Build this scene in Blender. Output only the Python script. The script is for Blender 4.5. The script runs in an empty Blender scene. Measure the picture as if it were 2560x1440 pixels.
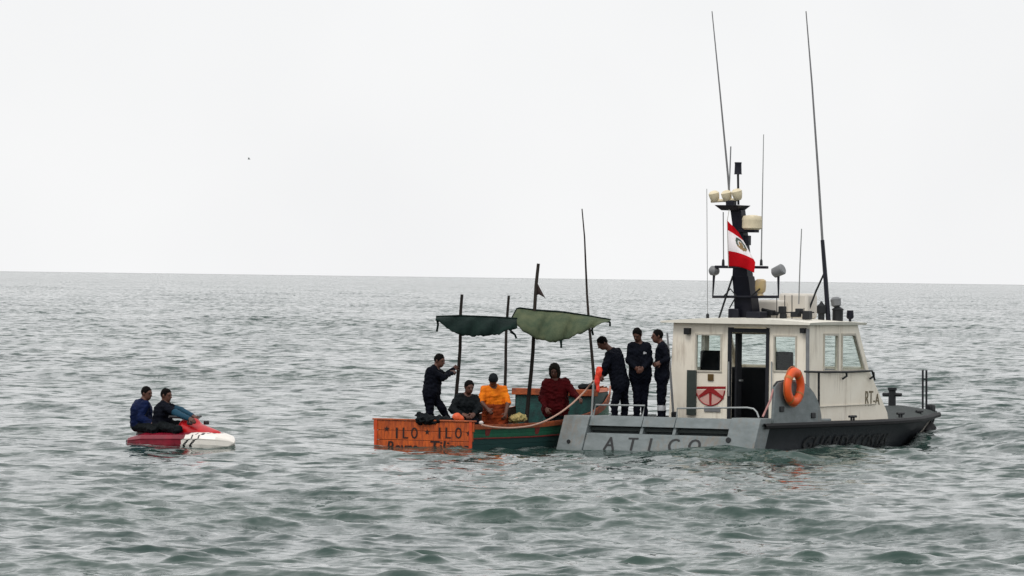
import bpy, bmesh, math, random
import numpy as np
from mathutils import Vector, Matrix

scene = bpy.context.scene
C = scene.collection
rnd = random.Random(7)

# ------------------------------------------------------------------ camera
FPX = 14000.0                      # focal length in pixels of a 2560 px wide frame
CAM_H = 3.05                       # metres above the mean water level
ROLL = math.atan(34 / 2560.0)      # the horizon drops to the right
PITCH = 26 / FPX
c_f = np.array([0, math.cos(PITCH), -math.sin(PITCH)])
c_u0 = np.array([0, math.sin(PITCH), math.cos(PITCH)])
c_r0 = np.array([1.0, 0, 0])
c_r = c_r0 * math.cos(ROLL) + c_u0 * math.sin(ROLL)
c_u = -c_r0 * math.sin(ROLL) + c_u0 * math.cos(ROLL)
c_o = np.array([0, 0, CAM_H])
cam_d = bpy.data.cameras.new('camera')
cam_d.sensor_width = 36.0
cam_d.lens = 36.0 * FPX / 2560
cam_d.clip_start = 1.0
cam_d.clip_end = 100000.0
cam = bpy.data.objects.new('camera', cam_d)
C.objects.link(cam)
cam.matrix_world = Matrix(((c_r[0], c_u[0], -c_f[0], c_o[0]), (c_r[1], c_u[1], -c_f[1], c_o[1]),
                           (c_r[2], c_u[2], -c_f[2], c_o[2]), (0, 0, 0, 1)))
scene.camera = cam

# ------------------------------------------------------------------ sky and sun (overcast)
SUN_EL, SUN_AZ = math.radians(52), math.radians(205)     # azimuth clockwise from +Y: behind the camera, to its left
world = bpy.data.worlds.new('World')
scene.world = world
world.use_nodes = True
wn = world.node_tree.nodes
wl = world.node_tree.links
wn.clear()
w_out = wn.new('ShaderNodeOutputWorld')
w_bg = wn.new('ShaderNodeBackground')
w_bg.inputs['Strength'].default_value = 0.1
w_sky = wn.new('ShaderNodeTexSky')
w_sky.sky_type = 'NISHITA'
w_sky.sun_disc = False
w_sky.sun_elevation = SUN_EL
w_sky.sun_rotation = SUN_AZ
w_tc = wn.new('ShaderNodeTexCoord')
w_no = wn.new('ShaderNodeTexNoise')
w_no.inputs['Scale'].default_value = 9.0
w_no.inputs['Detail'].default_value = 4.0
w_cr = wn.new('ShaderNodeValToRGB')
w_cr.color_ramp.elements[0].position = 0.3
w_cr.color_ramp.elements[0].color = (8.95, 9.0, 9.12, 1)
w_cr.color_ramp.elements[1].position = 0.7
w_cr.color_ramp.elements[1].color = (9.75, 9.78, 9.82, 1)
w_mx = wn.new('ShaderNodeMix')
w_mx.data_type = 'RGBA'
w_mx.inputs[0].default_value = 0.97        # closed cloud cover: very little of the blue gets through
wl.new(w_tc.outputs['Generated'], w_no.inputs['Vector'])
wl.new(w_no.outputs['Fac'], w_cr.inputs['Fac'])
wl.new(w_sky.outputs['Color'], w_mx.inputs[6])
wl.new(w_cr.outputs['Color'], w_mx.inputs[7])
wl.new(w_mx.outputs[2], w_bg.inputs['Color'])
wl.new(w_bg.outputs['Background'], w_out.inputs['Surface'])

sun_d = bpy.data.lights.new('sun', 'SUN')
sun_d.energy = 1.3
sun_d.angle = math.radians(25)
sun_d.color = (1.0, 0.965, 0.91)
sun = bpy.data.objects.new('sun', sun_d)
C.objects.link(sun)
sd = Vector((math.sin(SUN_AZ) * math.cos(SUN_EL), math.cos(SUN_AZ) * math.cos(SUN_EL), math.sin(SUN_EL)))
sun.rotation_euler = sd.to_track_quat('Z', 'Y').to_euler()

scene.view_settings.view_transform = 'Standard'
scene.view_settings.look = 'None'
scene.view_settings.exposure = 0.0
scene.view_settings.gamma = 1.0
scene.render.engine = 'CYCLES'
scene.cycles.filter_width = 1.5
scene.cycles.max_bounces = 6
scene.cycles.use_denoising = True

# ------------------------------------------------------------------ helpers: picture ray -> point at a real distance
def ray(px, py):
    d = c_f + c_r * (px - 1280) / FPX - c_u * (py - 720) / FPX
    return d / d[1]
def at(px, py, Y):
    return c_o + ray(px, py) * Y

# ------------------------------------------------------------------ materials
def srgb(r, g, b):
    return tuple(((c / 255) / 12.92 if c / 255 <= 0.04045 else ((c / 255 + 0.055) / 1.055) ** 2.4) for c in (r, g, b)) + (1,)
MATS = {}
def mat(name, col, rough=0.6, metal=0.0, var=0.25, vscale=6.0, bump=0.0, bscale=40.0, col2=None, spec=0.5, stretch=(1, 1, 1), rust=0.0):
    """paint / cloth / metal with procedural mottling, grain and fine relief"""
    if name in MATS:
        return MATS[name]
    m = bpy.data.materials.new(name)
    m.use_nodes = True
    n, l = m.node_tree.nodes, m.node_tree.links
    b = n['Principled BSDF']
    b.inputs['Roughness'].default_value = rough
    b.inputs['Metallic'].default_value = metal
    b.inputs['Specular IOR Level'].default_value = spec
    tc = n.new('ShaderNodeTexCoord')
    mp = n.new('ShaderNodeMapping')
    mp.inputs['Scale'].default_value = stretch
    l.new(tc.outputs['Object'], mp.inputs['Vector'])
    no = n.new('ShaderNodeTexNoise')
    no.inputs['Scale'].default_value = vscale
    no.inputs['Detail'].default_value = 6.0
    no.inputs['Roughness'].default_value = 0.65
    l.new(mp.outputs['Vector'], no.inputs['Vector'])
    cr = n.new('ShaderNodeValToRGB')
    cr.color_ramp.elements[0].position = 0.32
    cr.color_ramp.elements[1].position = 0.68
    c1 = tuple(col[:3])
    c2 = tuple(col2[:3]) if col2 else tuple(c * (1 - var) for c in c1)
    cr.color_ramp.elements[0].color = c2 + (1,)
    cr.color_ramp.elements[1].color = c1 + (1,)
    l.new(no.outputs['Fac'], cr.inputs['Fac'])
    cout = cr.outputs['Color']
    if rust > 0:      # run-off stains: narrow, long down the wall, broken up by a coarser patchiness
        m3 = n.new('ShaderNodeMapping'); m3.inputs['Scale'].default_value = (9, 9, 0.7)
        l.new(tc.outputs['Object'], m3.inputs['Vector'])
        n3 = n.new('ShaderNodeTexNoise'); n3.inputs['Scale'].default_value = 1.6; n3.inputs['Detail'].default_value = 5; n3.inputs['Roughness'].default_value = 0.7
        l.new(m3.outputs['Vector'], n3.inputs['Vector'])
        n4 = n.new('ShaderNodeTexNoise'); n4.inputs['Scale'].default_value = 1.4; n4.inputs['Detail'].default_value = 3
        l.new(tc.outputs['Object'], n4.inputs['Vector'])
        mm = n.new('ShaderNodeMath'); mm.operation = 'MULTIPLY'
        l.new(n3.outputs['Fac'], mm.inputs[0]); l.new(n4.outputs['Fac'], mm.inputs[1])
        rr = n.new('ShaderNodeMapRange'); rr.inputs[1].default_value = 0.27; rr.inputs[2].default_value = 0.42; rr.inputs[4].default_value = rust
        l.new(mm.outputs[0], rr.inputs[0])
        mr = n.new('ShaderNodeMix'); mr.data_type = 'RGBA'; mr.inputs[7].default_value = (0.20, 0.12, 0.06, 1)
        l.new(rr.outputs[0], mr.inputs[0]); l.new(cout, mr.inputs[6])
        cout = mr.outputs[2]
    l.new(cout, b.inputs['Base Color'])
    if bump > 0:
        n2 = n.new('ShaderNodeTexNoise')
        n2.inputs['Scale'].default_value = bscale
        n2.inputs['Detail'].default_value = 3.0
        l.new(mp.outputs['Vector'], n2.inputs['Vector'])
        bp = n.new('ShaderNodeBump')
        bp.inputs['Strength'].default_value = bump
        bp.inputs['Distance'].default_value = 0.02
        l.new(n2.outputs['Fac'], bp.inputs['Height'])
        l.new(bp.outputs['Normal'], b.inputs['Normal'])
    MATS[name] = m
    return m

def water_material():
    m = bpy.data.materials.new('sea_water')
    m.use_nodes = True
    n, l = m.node_tree.nodes, m.node_tree.links
    b = n['Principled BSDF']
    b.inputs['IOR'].default_value = 1.333
    b.inputs['Roughness'].default_value = 0.06
    geo = n.new('ShaderNodeNewGeometry')
    nc = n.new('ShaderNodeTexNoise')
    nc.inputs['Scale'].default_value = 0.13
    nc.inputs['Detail'].default_value = 3
    l.new(geo.outputs['Position'], nc.inputs['Vector'])
    cr = n.new('ShaderNodeValToRGB')
    cr.color_ramp.elements[0].position = 0.35
    cr.color_ramp.elements[0].color = (0.019, 0.045, 0.039, 1)
    cr.color_ramp.elements[1].position = 0.65
    cr.color_ramp.elements[1].color = (0.031, 0.062, 0.050, 1)
    l.new(nc.outputs['Fac'], cr.inputs['Fac'])
    # thin broken foam where water laps at the hulls
    fa = n.new('ShaderNodeAttribute'); fa.attribute_name = 'foam'
    fn = n.new('ShaderNodeTexNoise'); fn.inputs['Scale'].default_value = 5.5; fn.inputs['Detail'].default_value = 6; fn.inputs['Roughness'].default_value = 0.75
    l.new(geo.outputs['Position'], fn.inputs['Vector'])
    fm = n.new('ShaderNodeMath'); fm.operation = 'MULTIPLY'
    l.new(fa.outputs['Fac'], fm.inputs[0]); l.new(fn.outputs['Fac'], fm.inputs[1])
    fr = n.new('ShaderNodeMapRange'); fr.inputs[1].default_value = 0.37; fr.inputs[2].default_value = 0.60; fr.inputs[4].default_value = 0.65
    l.new(fm.outputs[0], fr.inputs[0])
    mxc = n.new('ShaderNodeMix'); mxc.data_type = 'RGBA'
    l.new(fr.outputs[0], mxc.inputs[0]); l.new(cr.outputs['Color'], mxc.inputs[6]); mxc.inputs[7].default_value = (0.62, 0.66, 0.65, 1)
    l.new(mxc.outputs[2], b.inputs['Base Color'])
    # wind ripples smaller than the mesh: tilt of the surface from vector noise in world space
    acc = geo.outputs['Normal']
    for sc_, amp in ((0.75, 0.06), (2.6, 0.14), (5.0, 0.44), (12.0, 0.42)):
        mp = n.new('ShaderNodeMapping')
        mp.inputs['Scale'].default_value = (sc_ * 0.7, sc_, sc_)
        mp.inputs['Rotation'].default_value = (0, 0, 0.3)
        l.new(geo.outputs['Position'], mp.inputs['Vector'])
        no = n.new('ShaderNodeTexNoise')
        no.inputs['Scale'].default_value = 1.0
        no.inputs['Detail'].default_value = 2.0
        l.new(mp.outputs['Vector'], no.inputs['Vector'])
        s1 = n.new('ShaderNodeVectorMath'); s1.operation = 'SUBTRACT'
        s1.inputs[1].default_value = (0.5, 0.5, 0.5)
        l.new(no.outputs['Color'], s1.inputs[0])
        s2 = n.new('ShaderNodeVectorMath'); s2.operation = 'MULTIPLY'
        s2.inputs[1].default_value = (amp, amp, 0)
        l.new(s1.outputs[0], s2.inputs[0])
        if sc_ == 2.6:
            # far out the short waves live here instead of in the mesh, in gusty streaks
            att = n.new('ShaderNodeAttribute'); att.attribute_name = 'chop'
            gm = n.new('ShaderNodeMapping'); gm.inputs['Scale'].default_value = (0.045, 0.02, 1)
            l.new(geo.outputs['Position'], gm.inputs['Vector'])
            gn = n.new('ShaderNodeTexNoise'); gn.inputs['Scale'].default_value = 1.0; gn.inputs['Detail'].default_value = 6.0
            gn.inputs['Roughness'].default_value = 0.7
            l.new(gm.outputs['Vector'], gn.inputs['Vector'])
            gr = n.new('ShaderNodeMapRange')
            gr.inputs[1].default_value = 0.3; gr.inputs[2].default_value = 0.7; gr.inputs[3].default_value = 0.5; gr.inputs[4].default_value = 2.1
            l.new(gn.outputs['Fac'], gr.inputs[0])
            mu = n.new('ShaderNodeMath'); mu.operation = 'MULTIPLY_ADD'
            mu2 = n.new('ShaderNodeMath'); mu2.operation = 'MULTIPLY'; mu2.inputs[1].default_value = 9.0
            l.new(att.outputs['Fac'], mu2.inputs[0])
            l.new(mu2.outputs[0], mu.inputs[0]); l.new(gr.outputs[0], mu.inputs[1]); mu.inputs[2].default_value = 0.14
            cb = n.new('ShaderNodeCombineXYZ')
            l.new(mu.outputs[0], cb.inputs[0]); l.new(mu.outputs[0], cb.inputs[1])
            l.new(cb.outputs[0], s2.inputs[1])
        s3 = n.new('ShaderNodeVectorMath'); s3.operation = 'ADD'
        l.new(acc, s3.inputs[0]); l.new(s2.outputs[0], s3.inputs[1])
        acc = s3.outputs[0]
    nm = n.new('ShaderNodeVectorMath'); nm.operation = 'NORMALIZE'
    l.new(acc, nm.inputs[0])
    l.new(nm.outputs[0], b.inputs['Normal'])
    return m

# ------------------------------------------------------------------ the sea: one sheet to the horizon
FOOT = []          # boat footprints (world polygons as (origin, fwd, half-breadth function, length)); water is kept out of open boats
def sea():
    rs = np.random.RandomState(11)
    ys = [38.0]
    while ys[-1] < 2500:
        y = ys[-1]
        ys.append(y + 0.062 * (max(y, 60) / 60.0) ** 1.5)
    while ys[-1] < 45000:
        ys.append(ys[-1] * 1.12)
    ys = np.array(ys)
    near = np.linspace(-60, 36, 9)
    ys = np.concatenate([near, ys])
    nd = 450
    us = np.linspace(-1, 1, nd)
    g = 1 + np.cumsum(0.012 * 1.32 ** np.arange(26))
    us = np.concatenate([-g[::-1], us, g])
    W = 0.112 * np.maximum(ys, 38) + 3.0
    X = (us[None, :] * W[:, None]).astype(np.float32)
    Y = np.repeat(ys[:, None], len(us), 1).astype(np.float32)
    dyr = np.gradient(ys)
    dxr = 2 * W / nd
    sp = np.maximum(dyr, dxr)
    du = np.gradient(us) / (2.0 / nd)
    spc = (sp[:, None] * np.maximum(1, du[None, :])).astype(np.float32)
    ZS = np.zeros_like(X)      # the short chop, kept apart: its crests are peaked and its troughs flat
    Z = np.zeros_like(X); DX = np.zeros_like(X); DY = np.zeros_like(X)
    bands = [(0.24, 0.45, 0.084, 54), (0.45, 0.8, 0.088, 50), (0.8, 1.4, 0.064, 44), (1.4, 2.6, 0.041, 30), (2.6, 5, 0.032, 24), (5, 10, 0.025, 18), (10, 22, 0.020, 12), (22, 55, 0.014, 8)]
    wind = math.radians(-110)
    kept = np.zeros_like(X)
    total = sum(b[2] ** 2 for b in bands)
    for lo, hi, slope, n in bands:
        sl = slope * math.sqrt(2.0 / n)
        for i in range(n):
            lam = lo * (hi / lo) ** rs.rand()
            k = 2 * math.pi / lam
            th = wind + rs.normal() * (0.72 if lam < 2 else 0.6 if lam < 5 else 0.45)
            kx, ky = k * math.cos(th), k * math.sin(th)
            ph = rs.rand() * 2 * math.pi
            a = sl / k
            rmax = np.searchsorted(sp, lam / 2.6) if lam < 60 else len(ys)
            # rows are ordered; spacing grows with distance
            far = np.where(sp < lam / 2.6)[0]
            if len(far) == 0:
                continue
            r0, r1 = 9, far[-1] + 1
            A = a * np.clip((lam / 2.6 - spc[r0:r1]) / (lam / 5.2), 0, 1)
            P = (kx * X[r0:r1] + ky * Y[r0:r1] + np.float32(ph))
            s, c = np.sin(P), np.cos(P)
            (ZS if lam < 1.8 else Z)[r0:r1] += A * c
            kept[r0:r1] += (A * k) ** 2 / 2
            q = 1.0
            DX[r0:r1] -= q * A * (kx / k) * s
            DY[r0:r1] -= q * A * (ky / k) * s
    # gusty patches: livelier and calmer water
    mod = 0.98 + 0.25 * np.sin(X * 0.11 + 1.3 + 0.05 * Y) * np.sin(Y * 0.07 + 0.4) + 0.22 * np.sin(X * 0.61 - Y * 0.23 + 1.0) * np.sin(X * 0.37 + Y * 0.31) + 0.18 * np.sin(X * 1.3 + Y * 0.52 + 2.0) * np.sin(Y * 0.83 - X * 0.7)
    sg_ = float(np.std(ZS[20:400, 60:-60])) or 1.0
    nn = np.clip(ZS / sg_, -2.4, 3.2)
    ZS = sg_ * (0.86 * nn + 0.19 * (nn * nn - np.mean(nn[20:400] ** 2)) * np.clip(1.6 - ys[:, None] / 900.0, 0, 1))
    Z = Z + ZS
    Z *= mod; DX *= mod; DY *= mod
    foam = np.zeros_like(X)
    Z += 0.055 * np.clip(1 - ys[:, None] / 3000.0, 0, 1)
    X2, Y2 = X + DX, Y + DY
    for (cx, cy, rx, ry, h) in CRESTS:
        Z += h * np.exp(-((X2 - cx) / rx) ** 2 - ((Y2 - cy) / ry) ** 2)
    for (o, fx, fy, hb, L, top) in FOOT:
        u = (X2 - o[0]) * fx + (Y2 - o[1]) * fy
        v = (X2 - o[0]) * fy - (Y2 - o[1]) * fx
        ins = (u > 0.06) & (u < L) & (np.abs(v) < np.interp(u, hb[0], hb[1]) - 0.12)
        Z = np.where(ins, np.minimum(Z, top), Z)
        hh = np.interp(u, hb[0], hb[1])
        dist = np.maximum(np.abs(v) - hh, np.maximum(-u, u - L))
        foam = np.maximum(foam, np.clip(1 - np.abs(dist - 0.05) / 0.55, 0, 1))
    nr, ncol = X.shape
    co = np.stack([X2, Y2, Z], -1).reshape(-1, 3).astype(np.float32)
    idx = np.arange(nr * ncol, dtype=np.int32).reshape(nr, ncol)
    q = np.stack([idx[:-1, :-1], idx[:-1, 1:], idx[1:, 1:], idx[1:, :-1]], -1).reshape(-1, 4)
    me = bpy.data.meshes.new('sea')
    me.vertices.add(len(co)); me.vertices.foreach_set('co', co.ravel())
    me.loops.add(q.size); me.loops.foreach_set('vertex_index', q.ravel())
    me.polygons.add(len(q))
    me.polygons.foreach_set('loop_start', np.arange(0, q.size, 4, dtype=np.int32))
    me.polygons.foreach_set('use_smooth', np.ones(len(q), dtype=bool))
    me.update(calc_edges=True)
    lost = np.sqrt(np.clip(total - kept, 0, None)).astype(np.float32)      # slope of the waves too short for the mesh out there
    me.attributes.new('chop', 'FLOAT', 'POINT').data.foreach_set('value', lost.ravel())
    me.attributes.new('foam', 'FLOAT', 'POINT').data.foreach_set('value', foam.astype(np.float32).ravel())
    me.materials.append(water_material())
    o = bpy.data.objects.new('sea', me)
    C.objects.link(o)
    o['kind'] = 'structure'
    return o
CRESTS = [(3.6, 99.5, 1.0, 0.8, 0.13), (4.9, 99.0, 0.9, 0.6, 0.08), (-0.9, 98.8, 1.0, 0.8, 0.10), (-2.4, 98.8, 0.8, 0.9, -0.07), (1.0, 100.2, 1.3, 1.4, -0.13), (-5.9, 97.0, 1.5, 0.8, 0.02), (7.6, 106.5, 1.9, 4.5, -0.26)]
# ------------------------------------------------------------------ mesh helpers
from mathutils.geometry import tessellate_polygon

class Frame:
    """a local frame on the water: x starboard, y forward, z up; deg = heading clockwise from the view axis"""
    def __init__(s, o, deg):
        a = math.radians(deg)
        s.o = np.array([o[0], o[1], 0.0]); s.a = a
        s.X = np.array([math.cos(a), -math.sin(a), 0]); s.Y = np.array([math.sin(a), math.cos(a), 0])
    def _pl(s, px, py, n, c):
        d = ray(px, py); d = np.array([d @ s.X, d @ s.Y, d[2]])
        o = c_o - s.o; o = np.array([o @ s.X, o @ s.Y, o[2]])
        return o + d * ((c - n @ o) / (n @ d))
    def u(s, px, py, u): return s._pl(px, py, np.array([0, 1.0, 0]), u)
    def v(s, px, py, v): return s._pl(px, py, np.array([1.0, 0, 0]), v)
    def loc(s, w):
        q = np.array(w) - s.o
        return np.array([q @ s.X, q @ s.Y, q[2]])
    def w(s, p): return s.o + s.X * p[0] + s.Y * p[1] + np.array([0, 0, p[2]])

def tag(o, label, cat, group=None):
    o['label'] = label; o['category'] = cat
    if group: o['group'] = group
    return o
def empty(name, loc, rz=0.0):
    o = bpy.data.objects.new(name, None)
    C.objects.link(o)
    o.location = loc; o.rotation_euler = (0, 0, rz)
    o.empty_display_size = 0.2
    return o

class MB:
    def __init__(s): s.v = []; s.f = []; s.mi = []; s.cur = 0
    def add(s, vs, fs):
        b = len(s.v); s.v += [tuple(map(float, p)) for p in vs]
        s.f += [tuple(b + i for i in f) for f in fs]; s.mi += [s.cur] * len(fs)
        return s
    def hexa(s, lo, hi):
        """lo, hi: four points each, same winding"""
        return s.add(list(lo) + list(hi), [(3, 2, 1, 0), (4, 5, 6, 7), (0, 1, 5, 4), (1, 2, 6, 5), (2, 3, 7, 6), (3, 0, 4, 7)])
    def box(s, x0, x1, y0, y1, z0, z1):
        return s.hexa([(x0, y0, z0), (x1, y0, z0), (x1, y1, z0), (x0, y1, z0)], [(x0, y0, z1), (x1, y0, z1), (x1, y1, z1), (x0, y1, z1)])
    def cbox(s, c, sx, sy, sz): return s.box(c[0] - sx / 2, c[0] + sx / 2, c[1] - sy / 2, c[1] + sy / 2, c[2] - sz / 2, c[2] + sz / 2)
    def tube(s, pts, r, seg=8, closed=False):
        P = [np.array(p, float) for p in pts]; n = len(P)
        R = r if hasattr(r, '__len__') else [r] * n
        up = None; rings = []
        for i in range(n):
            a = P[i - 1] if (i > 0 or closed) else P[i]; b = P[(i + 1) % n] if (i < n - 1 or closed) else P[i]
            t = b - a; t = t / (np.linalg.norm(t) + 1e-12)
            if up is None:
                up = np.array([0, 0, 1.0]) if abs(t[2]) < 0.9 else np.array([1.0, 0, 0])
            x = np.cross(up, t); x /= np.linalg.norm(x) + 1e-12
            y = np.cross(t, x); up = y
            rings.append([P[i] + R[i] * (math.cos(2 * math.pi * k / seg) * x + math.sin(2 * math.pi * k / seg) * y) for k in range(seg)])
        vs = [p for rg in rings for p in rg]; fs = []
        for i in range(n if closed else n - 1):
            j = (i + 1) % n
            for k in range(seg):
                l = (k + 1) % seg
                fs.append((i * seg + k, i * seg + l, j * seg + l, j * seg + k))
        if not closed:
            fs.append(tuple(range(seg - 1, -1, -1))); fs.append(tuple((n - 1) * seg + k for k in range(seg)))
        return s.add(vs, fs)
    def lathe(s, c, prof, seg=20, ax=(0, 0, 1)):
        """prof: (radius, height) from bottom to top round the axis ax through c"""
        z = np.array(ax, float); z /= np.linalg.norm(z)
        x = np.cross(z, (0, 1, 0)) if abs(z[1]) < 0.9 else np.cross(z, (1, 0, 0))
        x /= np.linalg.norm(x); y = np.cross(z, x); c = np.array(c, float)
        vs = []; fs = []
        for (r, h) in prof:
            for k in range(seg):
                a = 2 * math.pi * k / seg
                vs.append(c + z * h + max(r, 1e-4) * (math.cos(a) * x + math.sin(a) * y))
        n = len(prof)
        for i in range(n - 1):
            for k in range(seg):
                l = (k + 1) % seg
                fs.append((i * seg + k, i * seg + l, (i + 1) * seg + l, (i + 1) * seg + k))
        fs.append(tuple(range(seg - 1, -1, -1))); fs.append(tuple((n - 1) * seg + k for k in range(seg)))
        return s.add(vs, fs)
    def grid(s, P, flip=False):
        """P[i][j] points"""
        n, m = len(P), len(P[0]); fs = []
        for i in range(n - 1):
            for j in range(m - 1):
                q = (i * m + j, i * m + j + 1, (i + 1) * m + j + 1, (i + 1) * m + j)
                fs.append(q[::-1] if flip else q)
        return s.add([p for row in P for p in row], fs)
    def plate(s, outer, holes, o, ex, ey, th):
        """flat plate with openings: 2d outlines in the axes ex, ey at o, thickness th along ex x ey"""
        o = np.array(o, float); ex = np.array(ex, float); ey = np.array(ey, float)
        nz = np.cross(ex, ey); nz /= np.linalg.norm(nz)
        def ccw(p): return p if sum(p[i][0] * p[(i + 1) % len(p)][1] - p[(i + 1) % len(p)][0] * p[i][1] for i in range(len(p))) > 0 else p[::-1]
        outer = ccw(list(outer)); holes = [ccw(list(h))[::-1] for h in holes]
        loops = [outer] + holes
        flat = [p for lp in loops for p in lp]
        tri = tessellate_polygon([[Vector((p[0], p[1], 0)) for p in lp] for lp in loops])
        N = len(flat)
        vs = [o + ex * p[0] + ey * p[1] for p in flat] + [o + ex * p[0] + ey * p[1] + nz * th for p in flat]
        fs = []
        for t in tri:
            a, b, c = [flat[i] for i in t]
            if (b[0] - a[0]) * (c[1] - a[1]) - (b[1] - a[1]) * (c[0] - a[0]) < 0: t = (t[0], t[2], t[1])
            fs.append((t[0], t[2], t[1])); fs.append(tuple(N + i for i in t))
        k = 0
        for lp in loops:
            n = len(lp)
            for i in range(n):
                a, b = k + i, k + (i + 1) % n
                fs.append((a, b, N + b, N + a))
            k += n
        return s.add(vs, fs)
    def build(s, name, m, parent=None, smooth=40, bevel=0.0):
        me = bpy.data.meshes.new(name)
        me.from_pydata(s.v, [], s.f)
        for mm in (m if isinstance(m, (list, tuple)) else [m]): me.materials.append(mm)
        me.polygons.foreach_set('material_index', s.mi)
        if smooth:
            me.polygons.foreach_set('use_smooth', [True] * len(me.polygons))
            me.set_sharp_from_angle(angle=math.radians(smooth))
        me.update()
        o = bpy.data.objects.new(name, me)
        C.objects.link(o)
        if parent: o.parent = parent
        if bevel:
            b = o.modifiers.new('bevel', 'BEVEL'); b.width = bevel; b.segments = 2; b.limit_method = 'ANGLE'; b.angle_limit = math.radians(35)
        return o

def text_mesh(txt, size, slant=0.0, extrude=0.0, space=1.0):
    """outline of lettering as vertices and faces, lower left at the origin"""
    cu = bpy.data.curves.new('lettering', 'FONT')
    cu.body = txt; cu.size = size; cu.shear = slant; cu.space_character = space; cu.resolution_u = 3; cu.fill_mode = 'FRONT'
    ob = bpy.data.objects.new('lettering', cu)
    C.objects.link(ob)
    dg = bpy.context.evaluated_depsgraph_get()
    me = bpy.data.meshes.new_from_object(ob.evaluated_get(dg))
    vs = [tuple(v.co) for v in me.vertices]; fs = [tuple(p.vertices) for p in me.polygons]
    bpy.data.objects.remove(ob); bpy.data.curves.remove(cu); bpy.data.meshes.remove(me)
    return vs, fs
def letters(txt, size, fn, space=1.0, bold=0.0, slant=0.0, width=None):
    """lettering mapped on a surface by fn(x, y) -> point; width squeezes it to a given length"""
    vs, fs = text_mesh(txt, size, slant, 0, space)
    x0 = min(v[0] for v in vs); x1 = max(v[0] for v in vs)
    k = (width / (x1 - x0)) if width else 1.0
    mb = MB()
    for i, dx in enumerate((0,) if not bold else (-bold, 0, bold)):
        mb.add([np.array(fn((v[0] - x0) * k + dx, v[1], i)) for v in vs], fs)
    return mb

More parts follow.
